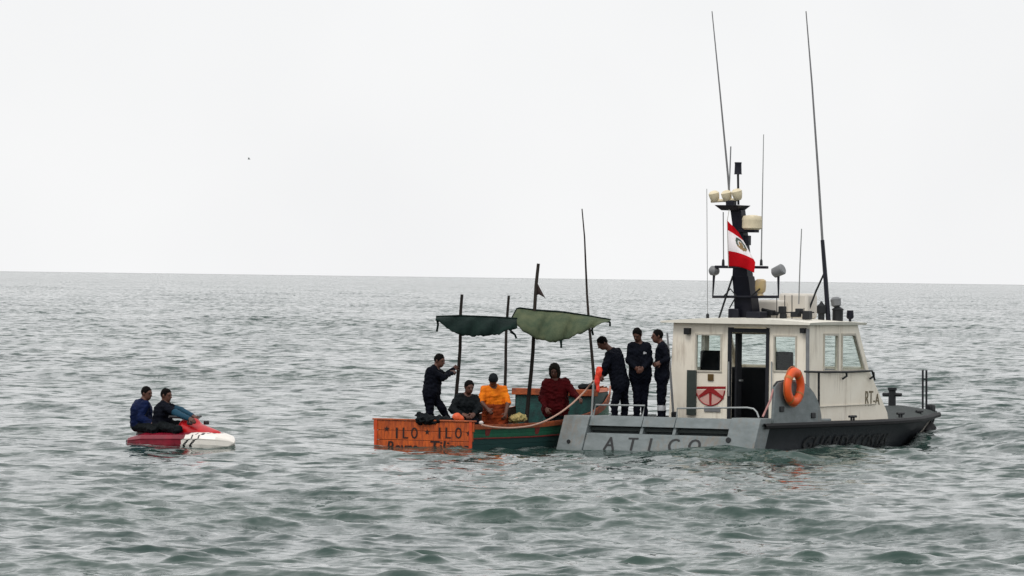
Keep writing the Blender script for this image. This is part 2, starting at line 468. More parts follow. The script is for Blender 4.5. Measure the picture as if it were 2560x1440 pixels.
# ------------------------------------------------------------------ signed distance figures: one continuous skin from joints
def smin(a, b, k):
    h = np.clip(0.5 + 0.5 * (b - a) / k, 0, 1)
    return b + (a - b) * h - k * h * (1 - h)
class SDF:
    def __init__(s, step=0.011): s.p = []; s.step = step
    def cap(s, a, b, ra, rb, t=0, k=0.03): s.p.append(('c', np.array(a, float), np.array(b, float), ra, rb, t, k)); return s
    def ell(s, c, r, ax=None, t=0, k=0.03):
        s.p.append(('e', np.array(c, float), np.array(r, float), np.eye(3) if ax is None else np.array(ax, float), None, t, k)); return s
    def cut(s, o, n): s.p.append(('x', np.array(o, float), np.array(n, float), 0, 0, 0, 0)); return s
    def mesh(s):
        lo = np.full(3, 1e9); hi = -lo
        for q in s.p:
            if q[0] == 'c':
                for pt, r in ((q[1], q[3]), (q[2], q[4])): lo = np.minimum(lo, pt - r); hi = np.maximum(hi, pt + r)
            elif q[0] == 'e': m = max(q[2]); lo = np.minimum(lo, q[1] - m); hi = np.maximum(hi, q[1] + m)
        h = s.step; lo = lo - 3 * h; hi = hi + 3 * h
        n = np.ceil((hi - lo) / h).astype(int) + 1
        D = np.full(n, 0.2, np.float32); T = np.zeros(n, np.int8); B = np.full(n, 9.0, np.float32)
        for q in s.p:
            if q[0] == 'x':
                G = np.stack(np.meshgrid(*[lo[i] + h * np.arange(n[i]) for i in range(3)], indexing='ij'), -1)
                D = np.maximum(D, ((G - q[1]) @ q[2]).astype(np.float32)); continue
            if q[0] == 'c': a0 = np.minimum(q[1] - q[3], q[2] - q[4]); a1 = np.maximum(q[1] + q[3], q[2] + q[4])
            else: a0 = q[1] - max(q[2]); a1 = q[1] + max(q[2])
            i0 = np.maximum(((a0 - lo - 0.09) / h).astype(int), 0); i1 = np.minimum(((a1 - lo + 0.09) / h).astype(int) + 2, n)
            sl = tuple(slice(i0[i], i1[i]) for i in range(3))
            G = np.stack(np.meshgrid(*[(lo[i] + h * np.arange(i0[i], i1[i])).astype(np.float32) for i in range(3)], indexing='ij'), -1)
            if q[0] == 'c':
                ab = q[2] - q[1]; L2 = max(ab @ ab, 1e-9)
                t = np.clip(((G - q[1]) @ ab) / L2, 0, 1)
                d = np.linalg.norm(G - q[1] - t[..., None] * ab, axis=-1) - (q[3] + (q[4] - q[3]) * t)
            else:
                L = (G - q[1]) @ q[3].T
                k0 = np.linalg.norm(L / q[2], axis=-1); k1 = np.linalg.norm(L / q[2] ** 2, axis=-1)
                d = k0 * (k0 - 1) / np.maximum(k1, 1e-6)
            d = d.astype(np.float32)
            nb = d < B[sl]
            T[sl] = np.where(nb, q[5], T[sl]); B[sl] = np.minimum(B[sl], d)
            D[sl] = smin(D[sl], d, q[6])
        # surface nets
        ins = D < 0
        c8 = [(i, j, k) for i in (0, 1) for j in (0, 1) for k in (0, 1)]
        def sh(A, o): return A[o[0]:A.shape[0] - 1 + o[0], o[1]:A.shape[1] - 1 + o[1], o[2]:A.shape[2] - 1 + o[2]]
        cnt = sum(sh(ins, o).astype(np.int8) for o in c8)
        act = (cnt > 0) & (cnt < 8)
        ci = np.argwhere(act)
        vid = -np.ones(act.shape, np.int32); vid[act] = np.arange(len(ci))
        acc = np.zeros((len(ci), 3)); w = np.zeros(len(ci))
        for a in c8:
            for ax in range(3):
                if a[ax]: continue
                b = list(a); b[ax] = 1
                da = D[tuple((ci + a).T)]; db = D[tuple((ci + b).T)]
                x = (da < 0) != (db < 0)
                t = np.where(x, da / np.where(x, da - db, 1), 0)
                p = np.array(a, float)[None] + np.zeros((len(ci), 3)); p[:, ax] = t
                acc += p * x[:, None]; w += x
        V = lo + h * (ci + acc / w[:, None])
        Q = []; QT = []
        for ax in range(3):
            b = [0, 0, 0]; b[ax] = 1
            s0 = ins[:ins.shape[0] - b[0], :ins.shape[1] - b[1], :ins.shape[2] - b[2]]
            s1 = ins[b[0]:, b[1]:, b[2]:]
            e = np.argwhere(s0 != s1)
            o1, o2 = [(1, 2), (2, 0), (0, 1)][ax]
            d1 = np.zeros(3, int); d1[o1] = 1; d2 = np.zeros(3, int); d2[o2] = 1
            q = np.stack([vid[tuple((e - d1 - d2).T)], vid[tuple((e - d2).T)], vid[tuple(e.T)], vid[tuple((e - d1).T)]], 1)
            fl = ~s0[tuple(e.T)]
            q[fl] = q[fl][:, ::-1]
            Q.append(q)
            QT.append(T[tuple(np.where(s0[tuple(e.T)][:, None], e, e + b).T)])
        return V, np.concatenate(Q), np.concatenate(QT)
    def build(s, name, mats, parent, cloth=(), amp=0.006, freq=1.0, origin=(0, 0, 0), seed=0):
        V, Q, T = s.mesh()
        vt = np.zeros(len(V), int); vt[Q.ravel()] = np.repeat(T, 4)
        if cloth:
            rs = np.random.RandomState(seed + 5)
            nrm = np.zeros_like(V)
            fn = np.cross(V[Q[:, 2]] - V[Q[:, 0]], V[Q[:, 3]] - V[Q[:, 1]])
            for i in range(4): np.add.at(nrm, Q[:, i], fn)
            nrm /= np.linalg.norm(nrm, axis=1)[:, None] + 1e-9
            d = np.zeros(len(V))
            for i in range(14):
                kv = rs.normal(size=3); kv[2] *= 1.3; kv *= (18 + 38 * rs.rand()) * freq / np.linalg.norm(kv)
                d += (1 - np.abs(np.sin(V @ kv + rs.rand() * 6))) * 0.5 - 0.18
            V = V + nrm * (amp * d * np.isin(vt, cloth))[:, None]
        me = bpy.data.meshes.new(name)
        me.from_pydata((V - np.array(origin)).tolist(), [], Q.tolist())
        for m in mats: me.materials.append(m)
        me.polygons.foreach_set('material_index', T.astype(np.int32))
        me.polygons.foreach_set('use_smooth', [True] * len(Q))
        me.update()
        o = bpy.data.objects.new(name, me)
        C.objects.link(o)
        if parent: o.parent = parent
        return o

def unit(v):
    v = np.array(v, float); return v / (np.linalg.norm(v) + 1e-12)
def hand(S, w, d, pn, t, grip=0.6, thumb=1):
    """palm with four fingers and a thumb; d along the hand, pn palm normal (the side the fingers close to)"""
    d = unit(d); pn = unit(np.array(pn) - d * (np.array(pn) @ d)); sd_ = np.cross(d, pn)
    for k in (-1, 0, 1): S.cap(w + sd_ * 0.014 * k, w + d * 0.085 + sd_ * 0.024 * k, 0.021, 0.019, t, 0.012)
    for k, L in ((-1.5, 0.060), (-0.5, 0.072), (0.5, 0.078), (1.5, 0.070)):
        b = w + d * 0.088 + sd_ * 0.0185 * k
        m_ = b + unit(d * (1 - 0.5 * grip) + pn * grip * 0.8) * L * 0.55
        e = m_ + unit(d * (1 - 1.4 * grip) + pn * grip * 1.2) * L * 0.5
        S.cap(b, m_, 0.0105, 0.0098, t, 0.004); S.cap(m_, e, 0.0098, 0.0085, t, 0.004)
    b = w + d * 0.028 + sd_ * 0.030 * thumb
    m_ = b + unit(d * 0.6 + sd_ * thumb * 0.7 + pn * 0.3) * 0.045
    S.cap(b, m_, 0.014, 0.0115, t, 0.008); S.cap(m_, m_ + unit(d * 0.8 + sd_ * thumb * 0.1 + pn * 0.5) * 0.034, 0.0115, 0.0095, t, 0.004)

def person(label, Y, J, face, top, legs, hair='hair', headgear=None, group=None, bulk=1.0, mats=None, seed=1, toe=None, hands=(0.7, 0.7), palm=((0, 0.4, -1), (0, 0.4, -1)), sit=False, hood=False, extra=None, sleeve=None):
    """J: picture joints (px, py, depth offset): head, sL, sR, eL, eR, wL, wR, pel, kL, kR, aL, aR. L is the joint further left in the picture.
    tags: 0 skin, 1 top, 2 legs, 3 shoes, 4 trim"""
    P = {k: at(v[0], v[1], Y + (v[2] if len(v) > 2 else 0)) for k, v in J.items()}
    S = SDF(0.0105)
    f = unit(face); up = unit(np.array([0, 0, 1.0]) - f * f[2] * 1.0) if abs(f[2]) < 0.95 else np.array([0, 1.0, 0])
    sd_ = np.cross(f, up); A = np.array([sd_, f, up]); H = P['head']
    mid = (P['sL'] + P['sR']) / 2; lat = unit(P['sR'] - P['sL']) if 'lat' not in J else unit(J['lat'])
    spine = unit(mid - P['pel'])
    # head
    S.ell(H + up * 0.018 - f * 0.008, (0.076, 0.096, 0.104), A, 0, 0.02)
    S.ell(H - up * 0.055 + f * 0.022, (0.058, 0.070, 0.068), A, 0, 0.03)
    S.cap(H + f * 0.088 + up * 0.012, H + f * 0.108 - up * 0.022, 0.010, 0.016, 0, 0.012)
    S.cap(H + f * 0.078 + up * 0.030 - sd_ * 0.035, H + f * 0.078 + up * 0.030 + sd_ * 0.035, 0.012, 0.012, 0, 0.015)
    S.cap(H + f * 0.083 - up * 0.052 - sd_ * 0.018, H + f * 0.083 - up * 0.052 + sd_ * 0.018, 0.008, 0.008, 0, 0.008)
    for e in (-1, 1): S.ell(H + sd_ * 0.078 * e - f * 0.008, (0.012, 0.022, 0.034), A, 0, 0.01)
    nb = mid + spine * 0.03
    S.cap(nb, H - up * 0.05 - f * 0.02, 0.060, 0.052, 0, 0.03)
    # torso
    b = bulk
    fw = unit(np.cross(np.array([0, 0, 1.0]), lat)); fw = fw if fw @ f > 0 else -fw
    fw = unit(fw - spine * (fw @ spine))
    S.cap(P['sL'] + lat * 0.02 - spine * 0.01, P['sR'] - lat * 0.02 - spine * 0.01, 0.066 * b, 0.066 * b, 1, 0.05)
    S.cap(nb - spine * 0.02 + lat * 0.07, nb - spine * 0.02 - lat * 0.07, 0.055 * b, 0.055 * b, 1, 0.05)
    hl = 0.085
    for e in (-1, 0, 1):
        S.cap(mid - spine * 0.10 + lat * 0.085 * e, P['pel'] + spine * 0.06 + lat * hl * 0.9 * e, 0.112 * b, 0.108 * b, 1, 0.06)
    S.cap(P['pel'] - lat * hl, P['pel'] + lat * hl, 0.108, 0.108, 2, 0.05)
    if not sit: S.cap(P['pel'] + spine * 0.08 - lat * 0.07, P['pel'] + spine * 0.08 + lat * 0.07, 0.115 * b, 0.115 * b, 1, 0.05)
    S.cap(nb + spine * 0.015 - lat * 0.02, nb + spine * 0.015 + lat * 0.02, 0.064, 0.064, 1, 0.03)       # collar
    for i, c in enumerate('LR'):
        e = -1 if c == 'L' else 1
        s_, el, wr = P['s' + c], P['e' + c], P['w' + c]
        S.cap(s_, el, 0.062 * b, 0.050 * b, 1, 0.04)
        if sleeve == 'short':
            S.cap(el, wr, 0.044, 0.031, 0, 0.025)
        else:
            S.cap(el, wr - (wr - el) * 0.10, 0.050 * b, 0.040, 1, 0.03); S.cap(el + (wr - el) * 0.8, wr, 0.033, 0.029, 0, 0.01)
        hand(S, wr, wr - el, palm[i], 0, hands[i], thumb=-e)
        hp = P['pel'] + lat * 0.09 * e - spine * 0.02
        kn, an = P['k' + c], P['a' + c]
        S.cap(hp, kn, 0.096, 0.068, 2, 0.05)
        S.cap(kn, an + (kn - an) * 0.10, 0.066, 0.056, 2, 0.03)
        td = unit(toe[i] if toe else (f[0], f[1], 0))
        S.cap(an - td * 0.03 - np.array([0, 0, 0.02]), an + td * 0.07 - np.array([0, 0, 0.045]), 0.046, 0.042, 3, 0.02)
        S.cap(an + td * 0.07 - np.array([0, 0, 0.045]), an + td * 0.17 - np.array([0, 0, 0.05]), 0.042, 0.034, 3, 0.02)
        S.cap(an + (kn - an) * 0.2, an, 0.05, 0.048, 3 if sit else 2, 0.02)
    if extra: extra(S, P, dict(f=f, up=up, sd=sd_, mid=mid, lat=lat, spine=spine, fw=fw))
    low = min((P['aL'], P['aR']), key=lambda q: q[2])
    base = np.array([(P['aL'][0] + P['aR'][0]) / 2, (P['aL'][1] + P['aR'][1]) / 2, low[2] - 0.085])
    root = empty('person', base)
    tag(root, label, 'person', group)
    mm = mats or [mat('skin_brown', srgb(92, 58, 45), 0.55, var=0.2, vscale=14), top, legs, mat('boot_black', (0.010, 0.010, 0.011), 0.6, spec=0.15), mat('reflective_trim', srgb(190, 192, 196), 0.35)]
    S.build('body', mm, root, cloth=(1, 2), amp=0.0085, origin=base, seed=seed)
    # hair or headgear
    Hs = SDF(0.0105)
    if hood:
        Hs.ell(H + up * 0.020 - f * 0.016, (0.105, 0.122, 0.128), A, 0, 0.02)
        Hs.ell(H - up * 0.08 - f * 0.03, (0.105, 0.10, 0.10), A, 0, 0.05)
        Hs.cut(H + f * 0.062 + up * 0.02, unit(f - up * 0.25))
    else:
        Hs.ell(H + up * 0.030 - f * 0.014, (0.086, 0.102, 0.102), A, 0, 0.02)
        Hs.cut(H + f * 0.050 + up * 0.035, unit(f * 0.9 - up * 0.62))
    o = Hs.build('hair' if (hair and not headgear) else ('hood' if hood else 'cap'), [headgear or mat('hair_black', (0.006, 0.005, 0.005), 0.8, spec=0.08, var=0.4, vscale=60, bump=0.6, bscale=120)], root, cloth=(0,), amp=0.004, freq=2.0, origin=base, seed=seed)
    for e in (-1, 1):
        MB().lathe(H + f * 0.083 + up * 0.012 + sd_ * 0.032 * e - base, [(0.002, -0.011), (0.011, -0.004), (0.011, 0.004), (0.002, 0.011)], 8).build('eye', mat('eye_dark', (0.02, 0.015, 0.012), 0.2), root)
    return root

# ------------------------------------------------------------------ paints and metals
HULL_GREY = mat('hull_grey_paint', srgb(124, 132, 134), 0.5, var=0.20, vscale=3.0, bump=0.15, bscale=9, col2=srgb(100, 109, 110), stretch=(1, 1, 2.2), rust=0.35)
HULL_DARK = mat('hull_shaded_slate', srgb(34, 40, 46), 0.55, spec=0.3, var=0.35, vscale=2.5, bump=0.2, bscale=6)  # shade of the hull sides put into the colour, darker than the transom grey
DECK = mat('deck_grey', srgb(56, 63, 62), 0.85, var=0.3, vscale=5, bump=0.3, bscale=60)
BLACK_RUBBER = mat('black_rubber', (0.012, 0.012, 0.014), 0.65, var=0.4, vscale=8, spec=0.25)
CREAM = mat('cabin_cream_paint', srgb(248, 241, 226), 0.5, var=0.12, vscale=2.2, bump=0.10, bscale=7, col2=srgb(238, 229, 212), rust=0.38)
CREAM_TRIM = mat('cream_fittings', srgb(236, 222, 190), 0.45, var=0.18, vscale=9)
ROOF = mat('roof_cream', srgb(238, 234, 222), 0.55, var=0.12, vscale=5)
NAVY_MAST = mat('mast_navy_black', (0.012, 0.013, 0.022), 0.45, var=0.3, vscale=6, spec=0.25)
DARK_METAL = mat('dark_fittings', (0.02, 0.022, 0.025), 0.5, var=0.3, spec=0.25)
GALV = mat('galvanised_rail', srgb(168, 172, 172), 0.4, metal=0.5, var=0.2)
LAMP_GREY = mat('lamp_grey', srgb(128, 130, 132), 0.4, var=0.2)
RED_PAINT = mat('signal_red', srgb(152, 24, 28), 0.5, var=0.15)
PINK = mat('faded_red_panel', srgb(214, 168, 158), 0.6, var=0.15)
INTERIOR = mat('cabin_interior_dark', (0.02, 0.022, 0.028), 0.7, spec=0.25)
ORANGE_RING = mat('ring_orange', srgb(238, 92, 30), 0.5, var=0.15, vscale=9)
LETTER_BLACK = mat('letter_black', (0.012, 0.014, 0.016), 0.6, var=0.3)
BRASS = mat('brass_plaque', srgb(110, 88, 50), 0.45, metal=0.3)
def glass_mat():
    m = bpy.data.materials.new('window_glass')
    m.use_nodes = True
    n, l = m.node_tree.nodes, m.node_tree.links
    n.clear()
    out = n.new('ShaderNodeOutputMaterial'); mx = n.new('ShaderNodeMixShader'); tr = n.new('ShaderNodeBsdfTransparent'); gl = n.new('ShaderNodeBsdfGlossy'); lw = n.new('ShaderNodeLayerWeight'); pw = n.new('ShaderNodeMath'); fr = n.new('ShaderNodeMath')
    tr.inputs[0].default_value = (0.955, 0.985, 0.97, 1); gl.inputs['Roughness'].default_value = 0.04; lw.inputs[0].default_value = 0.5; pw.operation = 'POWER'; pw.inputs[1].default_value = 4.0; fr.operation = 'MULTIPLY_ADD'; fr.inputs[1].default_value = 0.7; fr.inputs[2].default_value = 0.04
    l.new(lw.outputs['Facing'], pw.inputs[0]); l.new(pw.outputs[0], fr.inputs[0])
    l.new(fr.outputs[0], mx.inputs[0]); l.new(tr.outputs[0], mx.inputs[1]); l.new(gl.outputs[0], mx.inputs[2]); l.new(mx.outputs[0], out.inputs[0])
    return m
GLASS = glass_mat()

# ------------------------------------------------------------------ the patrol boat
_o = at(1660, 1042, 101.0)
PB = Frame(_o, 30.0)
def patrol_boat():
    R_ = empty('patrol_boat', (PB.o[0], PB.o[1], 0), -PB.a)
    tag(R_, 'grey coast guard patrol boat with cream wheelhouse, dark mast and tall whip aerials', 'boat')
    us = [0, 1, 2, 3.2, 4.2, 5.7, 7.0, 8.3, 9.6, 10.6, 11.36]
    hb = [2.0, 2.01, 2.01, 1.98, 1.92, 1.72, 1.44, 1.10, 0.66, 0.29, 0.03]
    cb = [1.84, 1.85, 1.85, 1.80, 1.70, 1.45, 1.10, 0.74, 0.36, 0.13, 0.01]
    zg = [0.47, 0.47, 0.47, 0.47, 0.465, 0.46, 0.455, 0.45, 0.455, 0.46, 0.47]
    cz = [-0.14, -0.14, -0.14, -0.16, -0.18, -0.20, -0.22, -0.22, -0.20, -0.14, -0.06]
    co = [-0.33, -0.2, -0.1, 0, 0, 0, -0.05, -0.14, -0.28, -0.45, -0.60]
    ko = [-0.40, -0.3, -0.15, 0, 0, 0, -0.1, -0.25, -0.45, -0.7, -0.95]
    FOOT.append((PB.o, PB.Y[0], PB.Y[1], ([u + 0 for u in us], [h - 0.05 for h in hb]), 11.2, -0.35))
    mb = MB()
    for sg in (1, -1):
        P = []
        for i in range(len(us)):
            g = np.array((sg * hb[i], us[i], zg[i])); c = np.array((sg * cb[i], us[i] + co[i], cz[i])); k = np.array((0, us[i] + ko[i], -0.60 if i < 8 else -0.60 + 0.06 * (i - 7)))
            row = [g * (1 - t) + c * t + np.array((-sg * 0.05 * math.sin(math.pi * t), 0, 0)) for t in (0, 0.25, 0.5, 0.75, 1)] + [c * 0.5 + k * 0.5, k]
            P.append(row)
        mb.grid(P, flip=(sg > 0))
    mb.build('hull', HULL_DARK, R_, smooth=50)
    def side(u, t):           # point on the starboard topside
        g = np.array((np.interp(u, us, hb), u, np.interp(u, us, zg))); c = np.array((np.interp(u, us, cb), u + np.interp(u, us, co), np.interp(u, us, cz)))
        return g * (1 - t) + c * t + np.array((0.010 - 0.05 * math.sin(math.pi * t), 0, 0))
    uf = np.linspace(0.05, 11.36, 40)
    for sg in (1, -1):
        m = MB()
        P = [[(sg * (np.interp(u, us, hb) + dx), u, np.interp(u, us, zg) + dz) for dx, dz in ((-0.03, -0.075), (0.045, -0.06), (0.055, -0.01), (0.03, 0.03), (-0.05, 0.03))] for u in uf]
        m.grid(P, flip=(sg < 0)).build('rubbing_strake', BLACK_RUBBER, R_)
    # decks
    m = MB()
    P = []
    for u in np.linspace(2.95, 11.30, 30):
        h = np.interp(u, us, hb) - 0.02; cr = np.interp(u, [5.5, 8.5, 9.5, 11.3], [0.0, 0.17, 0.20, 0.05])
        P.append([(h * t, u, np.interp(u, us, zg) + 0.012 + cr * (1 - abs(t) ** 2.2)) for t in np.linspace(-1, 1, 11)])
    m.grid(P)
    m.build('deck', DECK, R_)
    MB().box(-1.9, 1.9, -0.02, 2.99, 0.30, 0.36).build('cockpit_floor', DECK, R_)
    for sg in (-1, 1):
        MB().box(min(sg * 1.74, sg * 1.90), max(sg * 1.74, sg * 1.90), 0.06, 2.94, 0.32, 0.545).build('coaming', HULL_GREY, R_, bevel=0.02)
    # transom: raked, the foot further aft
    def tu(z): return -0.33 * (0.6 - z) / 0.7
    def tpanel(v0, v1, z0, z1, off, th, name, m, bev=0.012):
        lo = [(v0, tu(z0) - off, z0), (v1, tu(z0) - off, z0), (v1, tu(z0) - off + th, z0), (v0, tu(z0) - off + th, z0)]
        hi = [(v0, tu(z1) - off, z1), (v1, tu(z1) - off, z1), (v1, tu(z1) - off + th, z1), (v0, tu(z1) - off + th, z1)]
        return MB().hexa(lo, hi).build(name, m, R_, bevel=bev)
    T_ = empty('transom', (0, 0, 0)); T_.parent = R_
    def tp(*a, **k):
        o = tpanel(*a, **k); o.parent = T_; return o
    tp(-2.03, -1.50, -0.45, 0.560, 0.05, 0.45, 'quarter_block', HULL_GREY)
    tp(1.40, 1.99, -0.45, 0.590, 0.05, 0.45, 'quarter_block', HULL_GREY)
    for a, b in ((-1.497, -0.415), (-0.405, 0.255), (0.265, 1.397)):
        tp(a, b, 0.385, 0.565, 0.0, 0.30, 'upper_panel', HULL_GREY, bev=0.008)
    tp(-1.497, 1.397, -0.45, 0.255, 0.01, 0.25, 'lower_panel', HULL_GREY)
    tp(-1.497, 1.397, 0.257, 0.383, -0.26, 0.10, 'recess', mat('recess_shade_grey', srgb(96, 106, 108), 0.6), bev=0)  # shadow under the upper panels painted in as a darker grey
    for v in (-0.41, 0.26): tp(v - 0.03, v + 0.03, 0.258, 0.382, -0.05, 0.2, 'rib', HULL_GREY, bev=0)
    def on_t(x, y, i=0): return (x, tu(y) - 0.017 - 0.0015 * i, y)
    for ch, px in (('A', 1512), ('T', 1570), ('I', 1624), ('C', 1672), ('O', 1722)):
        v0 = PB.u(px, 1110, -0.25)[0]
        letters(ch, 0.33, lambda x, y, i: on_t(v0 + x, y - 0.035, i), bold=0.008).build('letter', LETTER_BLACK, T_, smooth=0)
    for px, py, r in ((1427, 1104, 0.035), (1823, 1101, 0.05)):
        p = PB.u(px, py, -0.22)
        MB().lathe((p[0], tu(p[2]) - 0.045, p[2]), [(r, -0.05), (r, 0.03)], 12, (0, -1, 0.3)).build('exhaust', DARK_METAL, T_)
    # low rails round the stern
    for pts in ([(1483, 1042), (1490, 1012), (1612, 1014), (1606, 1042)], [(1692, 1044), (1693, 1021), (1868, 1019), (1884, 1022), (1892, 1030), (1897, 1044)]):
        MB().tube([PB.u(x, y, 0.12) for x, y in pts], 0.016, 8).build('rail', GALV, R_)
    MB().tube([PB.u(1479, 1044, 0.15), PB.u(1484, 950, 0.15)], 0.02, 8).build('stanchion', GALV, R_)
    # starboard bulwark sweeping down to the side deck
    pts = [(0.45, 0.48), (0.50, 1.16), (0.62, 1.235), (0.9, 1.255), (1.25, 1.25)]
    for k in range(1, 9):
        a = math.pi / 2 * k / 8
        pts.append((1.25 + 1.12 * math.sin(a), 0.48 + 0.77 * math.cos(a)))
    bw = MB().plate(pts, [], (1.93, 0, 0), (0, 1, 0), (0, 0, 1), 0.06).build('bulwark', HULL_GREY, R_, bevel=0.01)
    MB().tube([(1.96, u, z) for u, z in pts[1:]], 0.022, 8).build('cap_rail', DARK_METAL, bw)
    for i, (u0, z0) in enumerate(((0.75, 0.75), (0.9, 1.0), (2.0, 0.62))):
        MB().cbox((2.0, u0, z0), 0.03, 0.16, 0.10).build('cleat', DARK_METAL, bw, bevel=0.01)
    # wheelhouse
    W = empty('wheelhouse', (0, 0, 0)); W.parent = R_
    UB = 3.0
    def vz(px, py): p = PB.u(px, py, UB); return (p[0], p[2])
    h1 = [vz(1745, 838), vz(1805, 838), vz(1805, 926), vz(1745, 926)]
    hd = [vz(1831, 828), vz(1919, 828), (vz(1919, 1000)[0], 0.42), (vz(1831, 1000)[0], 0.42)]
    h2 = [vz(1940, 842), vz(1992, 842), vz(1992, 926), vz(1940, 926)]
    def rect(h): xs = [p[0] for p in h]; zs = [p[1] for p in h]; return [(min(xs), min(zs)), (max(xs), min(zs)), (max(xs), max(zs)), (min(xs), max(zs))]
    h1, hd, h2 = rect(h1), rect(hd), rect(h2)
    MB().plate([(-1.50, 0.365), (1.42, 0.365), (1.42, 2.25), (-1.42, 2.25)], [h1, hd, h2], (0, UB, 0), (1, 0, 0), (0, 0, 1), 0.05).build('aft_bulkhead', CREAM, W)
    for sg in (-1, 1):
        hol = [[(3.54, 1.41), (4.10, 1.41), (4.10, 2.065), (3.54, 2.065)], [(4.28, 1.41), (5.22, 1.41), (4.80, 2.065), (4.28, 2.065)]]
        MB().plate([(UB + 0.003, 0.46), (6.27, 0.46), (6.22, 0.60), (5.47, 1.36), (5.42, 1.40), (4.92, 2.25), (UB + 0.003, 2.25)], hol, (sg * 1.42 - (0 if sg < 0 else 0.05), 0, 0), (0, 1, 0), (0, 0, 1), 0.05).build('cabin_side', CREAM, W)
        for h in hol:
            a, b = np.mean(h, 0), None
            x = sg * 1.40
            MB().plate([(p[0], p[1]) for p in h], [], (x - 0.004, 0, 0), (0, 1, 0), (0, 0, 1), 0.008).build('pane', GLASS, W, smooth=0)
            q = [(a[0] + (p[0] - a[0]) * 1.09, a[1] + (p[1] - a[1]) * 1.09) for p in h]
            q2 = [(a[0] + (p[0] - a[0]) * 0.97, a[1] + (p[1] - a[1]) * 0.97) for p in h]
            MB().plate(q, [q2], (sg * 1.42 + (0.001 if sg > 0 else -0.019), 0, 0), (0, 1, 0), (0, 0, 1), 0.018).build('window_frame', mat('frame_grey', srgb(206, 200, 186), 0.5), W)
    for h in (h1, h2):
        MB().plate(h, [], (0, UB - 0.02, 0), (1, 0, 0), (0, 0, 1), 0.006).build('pane', GLASS, W, smooth=0)
        a = np.mean(h, 0)
        q = [(a[0] + (p[0] - a[0]) * 1.10, a[1] + (p[1] - a[1]) * 1.07) for p in h]; q2 = [(a[0] + (p[0] - a[0]) * 0.97, a[1] + (p[1] - a[1]) * 0.98) for p in h]
        MB().plate(q, [q2], (0, UB - 0.051, 0), (1, 0, 0), (0, 0, 1), 0.02).build('window_frame', mat('frame_grey', (0, 0, 0)), W)
    d0, d1 = hd[0], hd[2]
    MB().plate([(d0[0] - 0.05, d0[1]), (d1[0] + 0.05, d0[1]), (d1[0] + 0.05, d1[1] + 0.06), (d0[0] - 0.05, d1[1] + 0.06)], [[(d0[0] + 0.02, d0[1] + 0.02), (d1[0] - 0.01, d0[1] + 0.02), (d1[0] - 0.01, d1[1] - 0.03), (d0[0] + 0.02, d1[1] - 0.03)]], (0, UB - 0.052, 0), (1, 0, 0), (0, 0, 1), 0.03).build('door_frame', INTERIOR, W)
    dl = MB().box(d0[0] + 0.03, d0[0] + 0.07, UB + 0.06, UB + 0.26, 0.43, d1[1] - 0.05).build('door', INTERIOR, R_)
    MB().cbox((d0[0] + 0.09, UB + 0.2, 1.2), 0.04, 0.10, 0.03).build('handle', GALV, dl)
    # raked windscreen and the sloping front below it
    n_ = unit((0, 0.85, 0.50)); ey = unit((0, -0.50, 0.85))
    L = math.hypot(0.50, 0.85)
    hol = [[(x0, 0.08), (x1, 0.08), (x1, L - 0.22), (x0, L - 0.22)] for x0, x1 in ((-1.30, -0.50), (-0.42, 0.42), (0.50, 1.30))]
    MB().plate([(-1.365, 0), (1.365, 0), (1.365, L), (-1.365, L)], hol, (0, 5.42, 1.40), (1, 0, 0), ey, 0.04).build('windscreen_frame', CREAM, W)
    for h in hol: MB().plate(h, [], np.array((0, 5.42, 1.40)) - n_ * -0.0, (1, 0, 0), ey, 0.006).build('pane', GLASS, W, smooth=0)
    MB().hexa([(-1.365, 5.10, 0.50), (1.365, 5.10, 0.50), (1.365, 6.23, 0.50), (-1.365, 6.23, 0.50)], [(-1.365, 5.10, 1.36), (1.365, 5.10, 1.36), (1.365, 5.44, 1.36), (-1.365, 5.44, 1.36)]).build('trunk', CREAM, W, bevel=0.015)
    # inside: floor, console, seats
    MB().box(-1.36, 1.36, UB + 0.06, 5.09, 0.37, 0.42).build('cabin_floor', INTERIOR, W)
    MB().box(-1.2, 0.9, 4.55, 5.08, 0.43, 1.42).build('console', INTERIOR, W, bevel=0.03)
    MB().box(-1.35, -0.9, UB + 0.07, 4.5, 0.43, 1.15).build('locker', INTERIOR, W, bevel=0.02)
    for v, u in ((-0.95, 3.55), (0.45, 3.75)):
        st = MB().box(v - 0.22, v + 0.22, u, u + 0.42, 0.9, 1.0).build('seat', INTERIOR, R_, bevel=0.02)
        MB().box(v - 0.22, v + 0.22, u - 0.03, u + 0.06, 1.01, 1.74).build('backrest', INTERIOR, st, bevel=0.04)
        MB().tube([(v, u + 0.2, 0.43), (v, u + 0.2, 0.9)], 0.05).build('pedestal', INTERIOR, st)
    # roof with a little camber
    m = MB(); P = []; Q = []
    for u in np.linspace(2.78, 5.12, 9):
        P.append([(v, u, 2.285 + 0.07 * (1 - (v / 1.6) ** 2) + 0.02 * math.sin((u - 2.78) / 2.34 * math.pi)) for v in np.linspace(-1.62, 1.52, 13)])
        Q.append([(v, u, 2.252) for v in np.linspace(-1.60, 1.50, 13)])
    m.grid(P); m.grid(Q, flip=True)
    n, k = 9, 13
    ring = [(0, j) for j in range(k)] + [(i, k - 1) for i in range(1, n)] + [(n - 1, j) for j in range(k - 2, -1, -1)] + [(i, 0) for i in range(n - 2, 0, -1)]
    top = [P[i][j] for i, j in ring]; bot = [Q[i][j] for i, j in ring]; N = len(ring)
    m.add(bot + top, [(i, (i + 1) % N, N + (i + 1) % N, N + i) for i in range(N)])
    m.build('roof', ROOF, W, smooth=30)
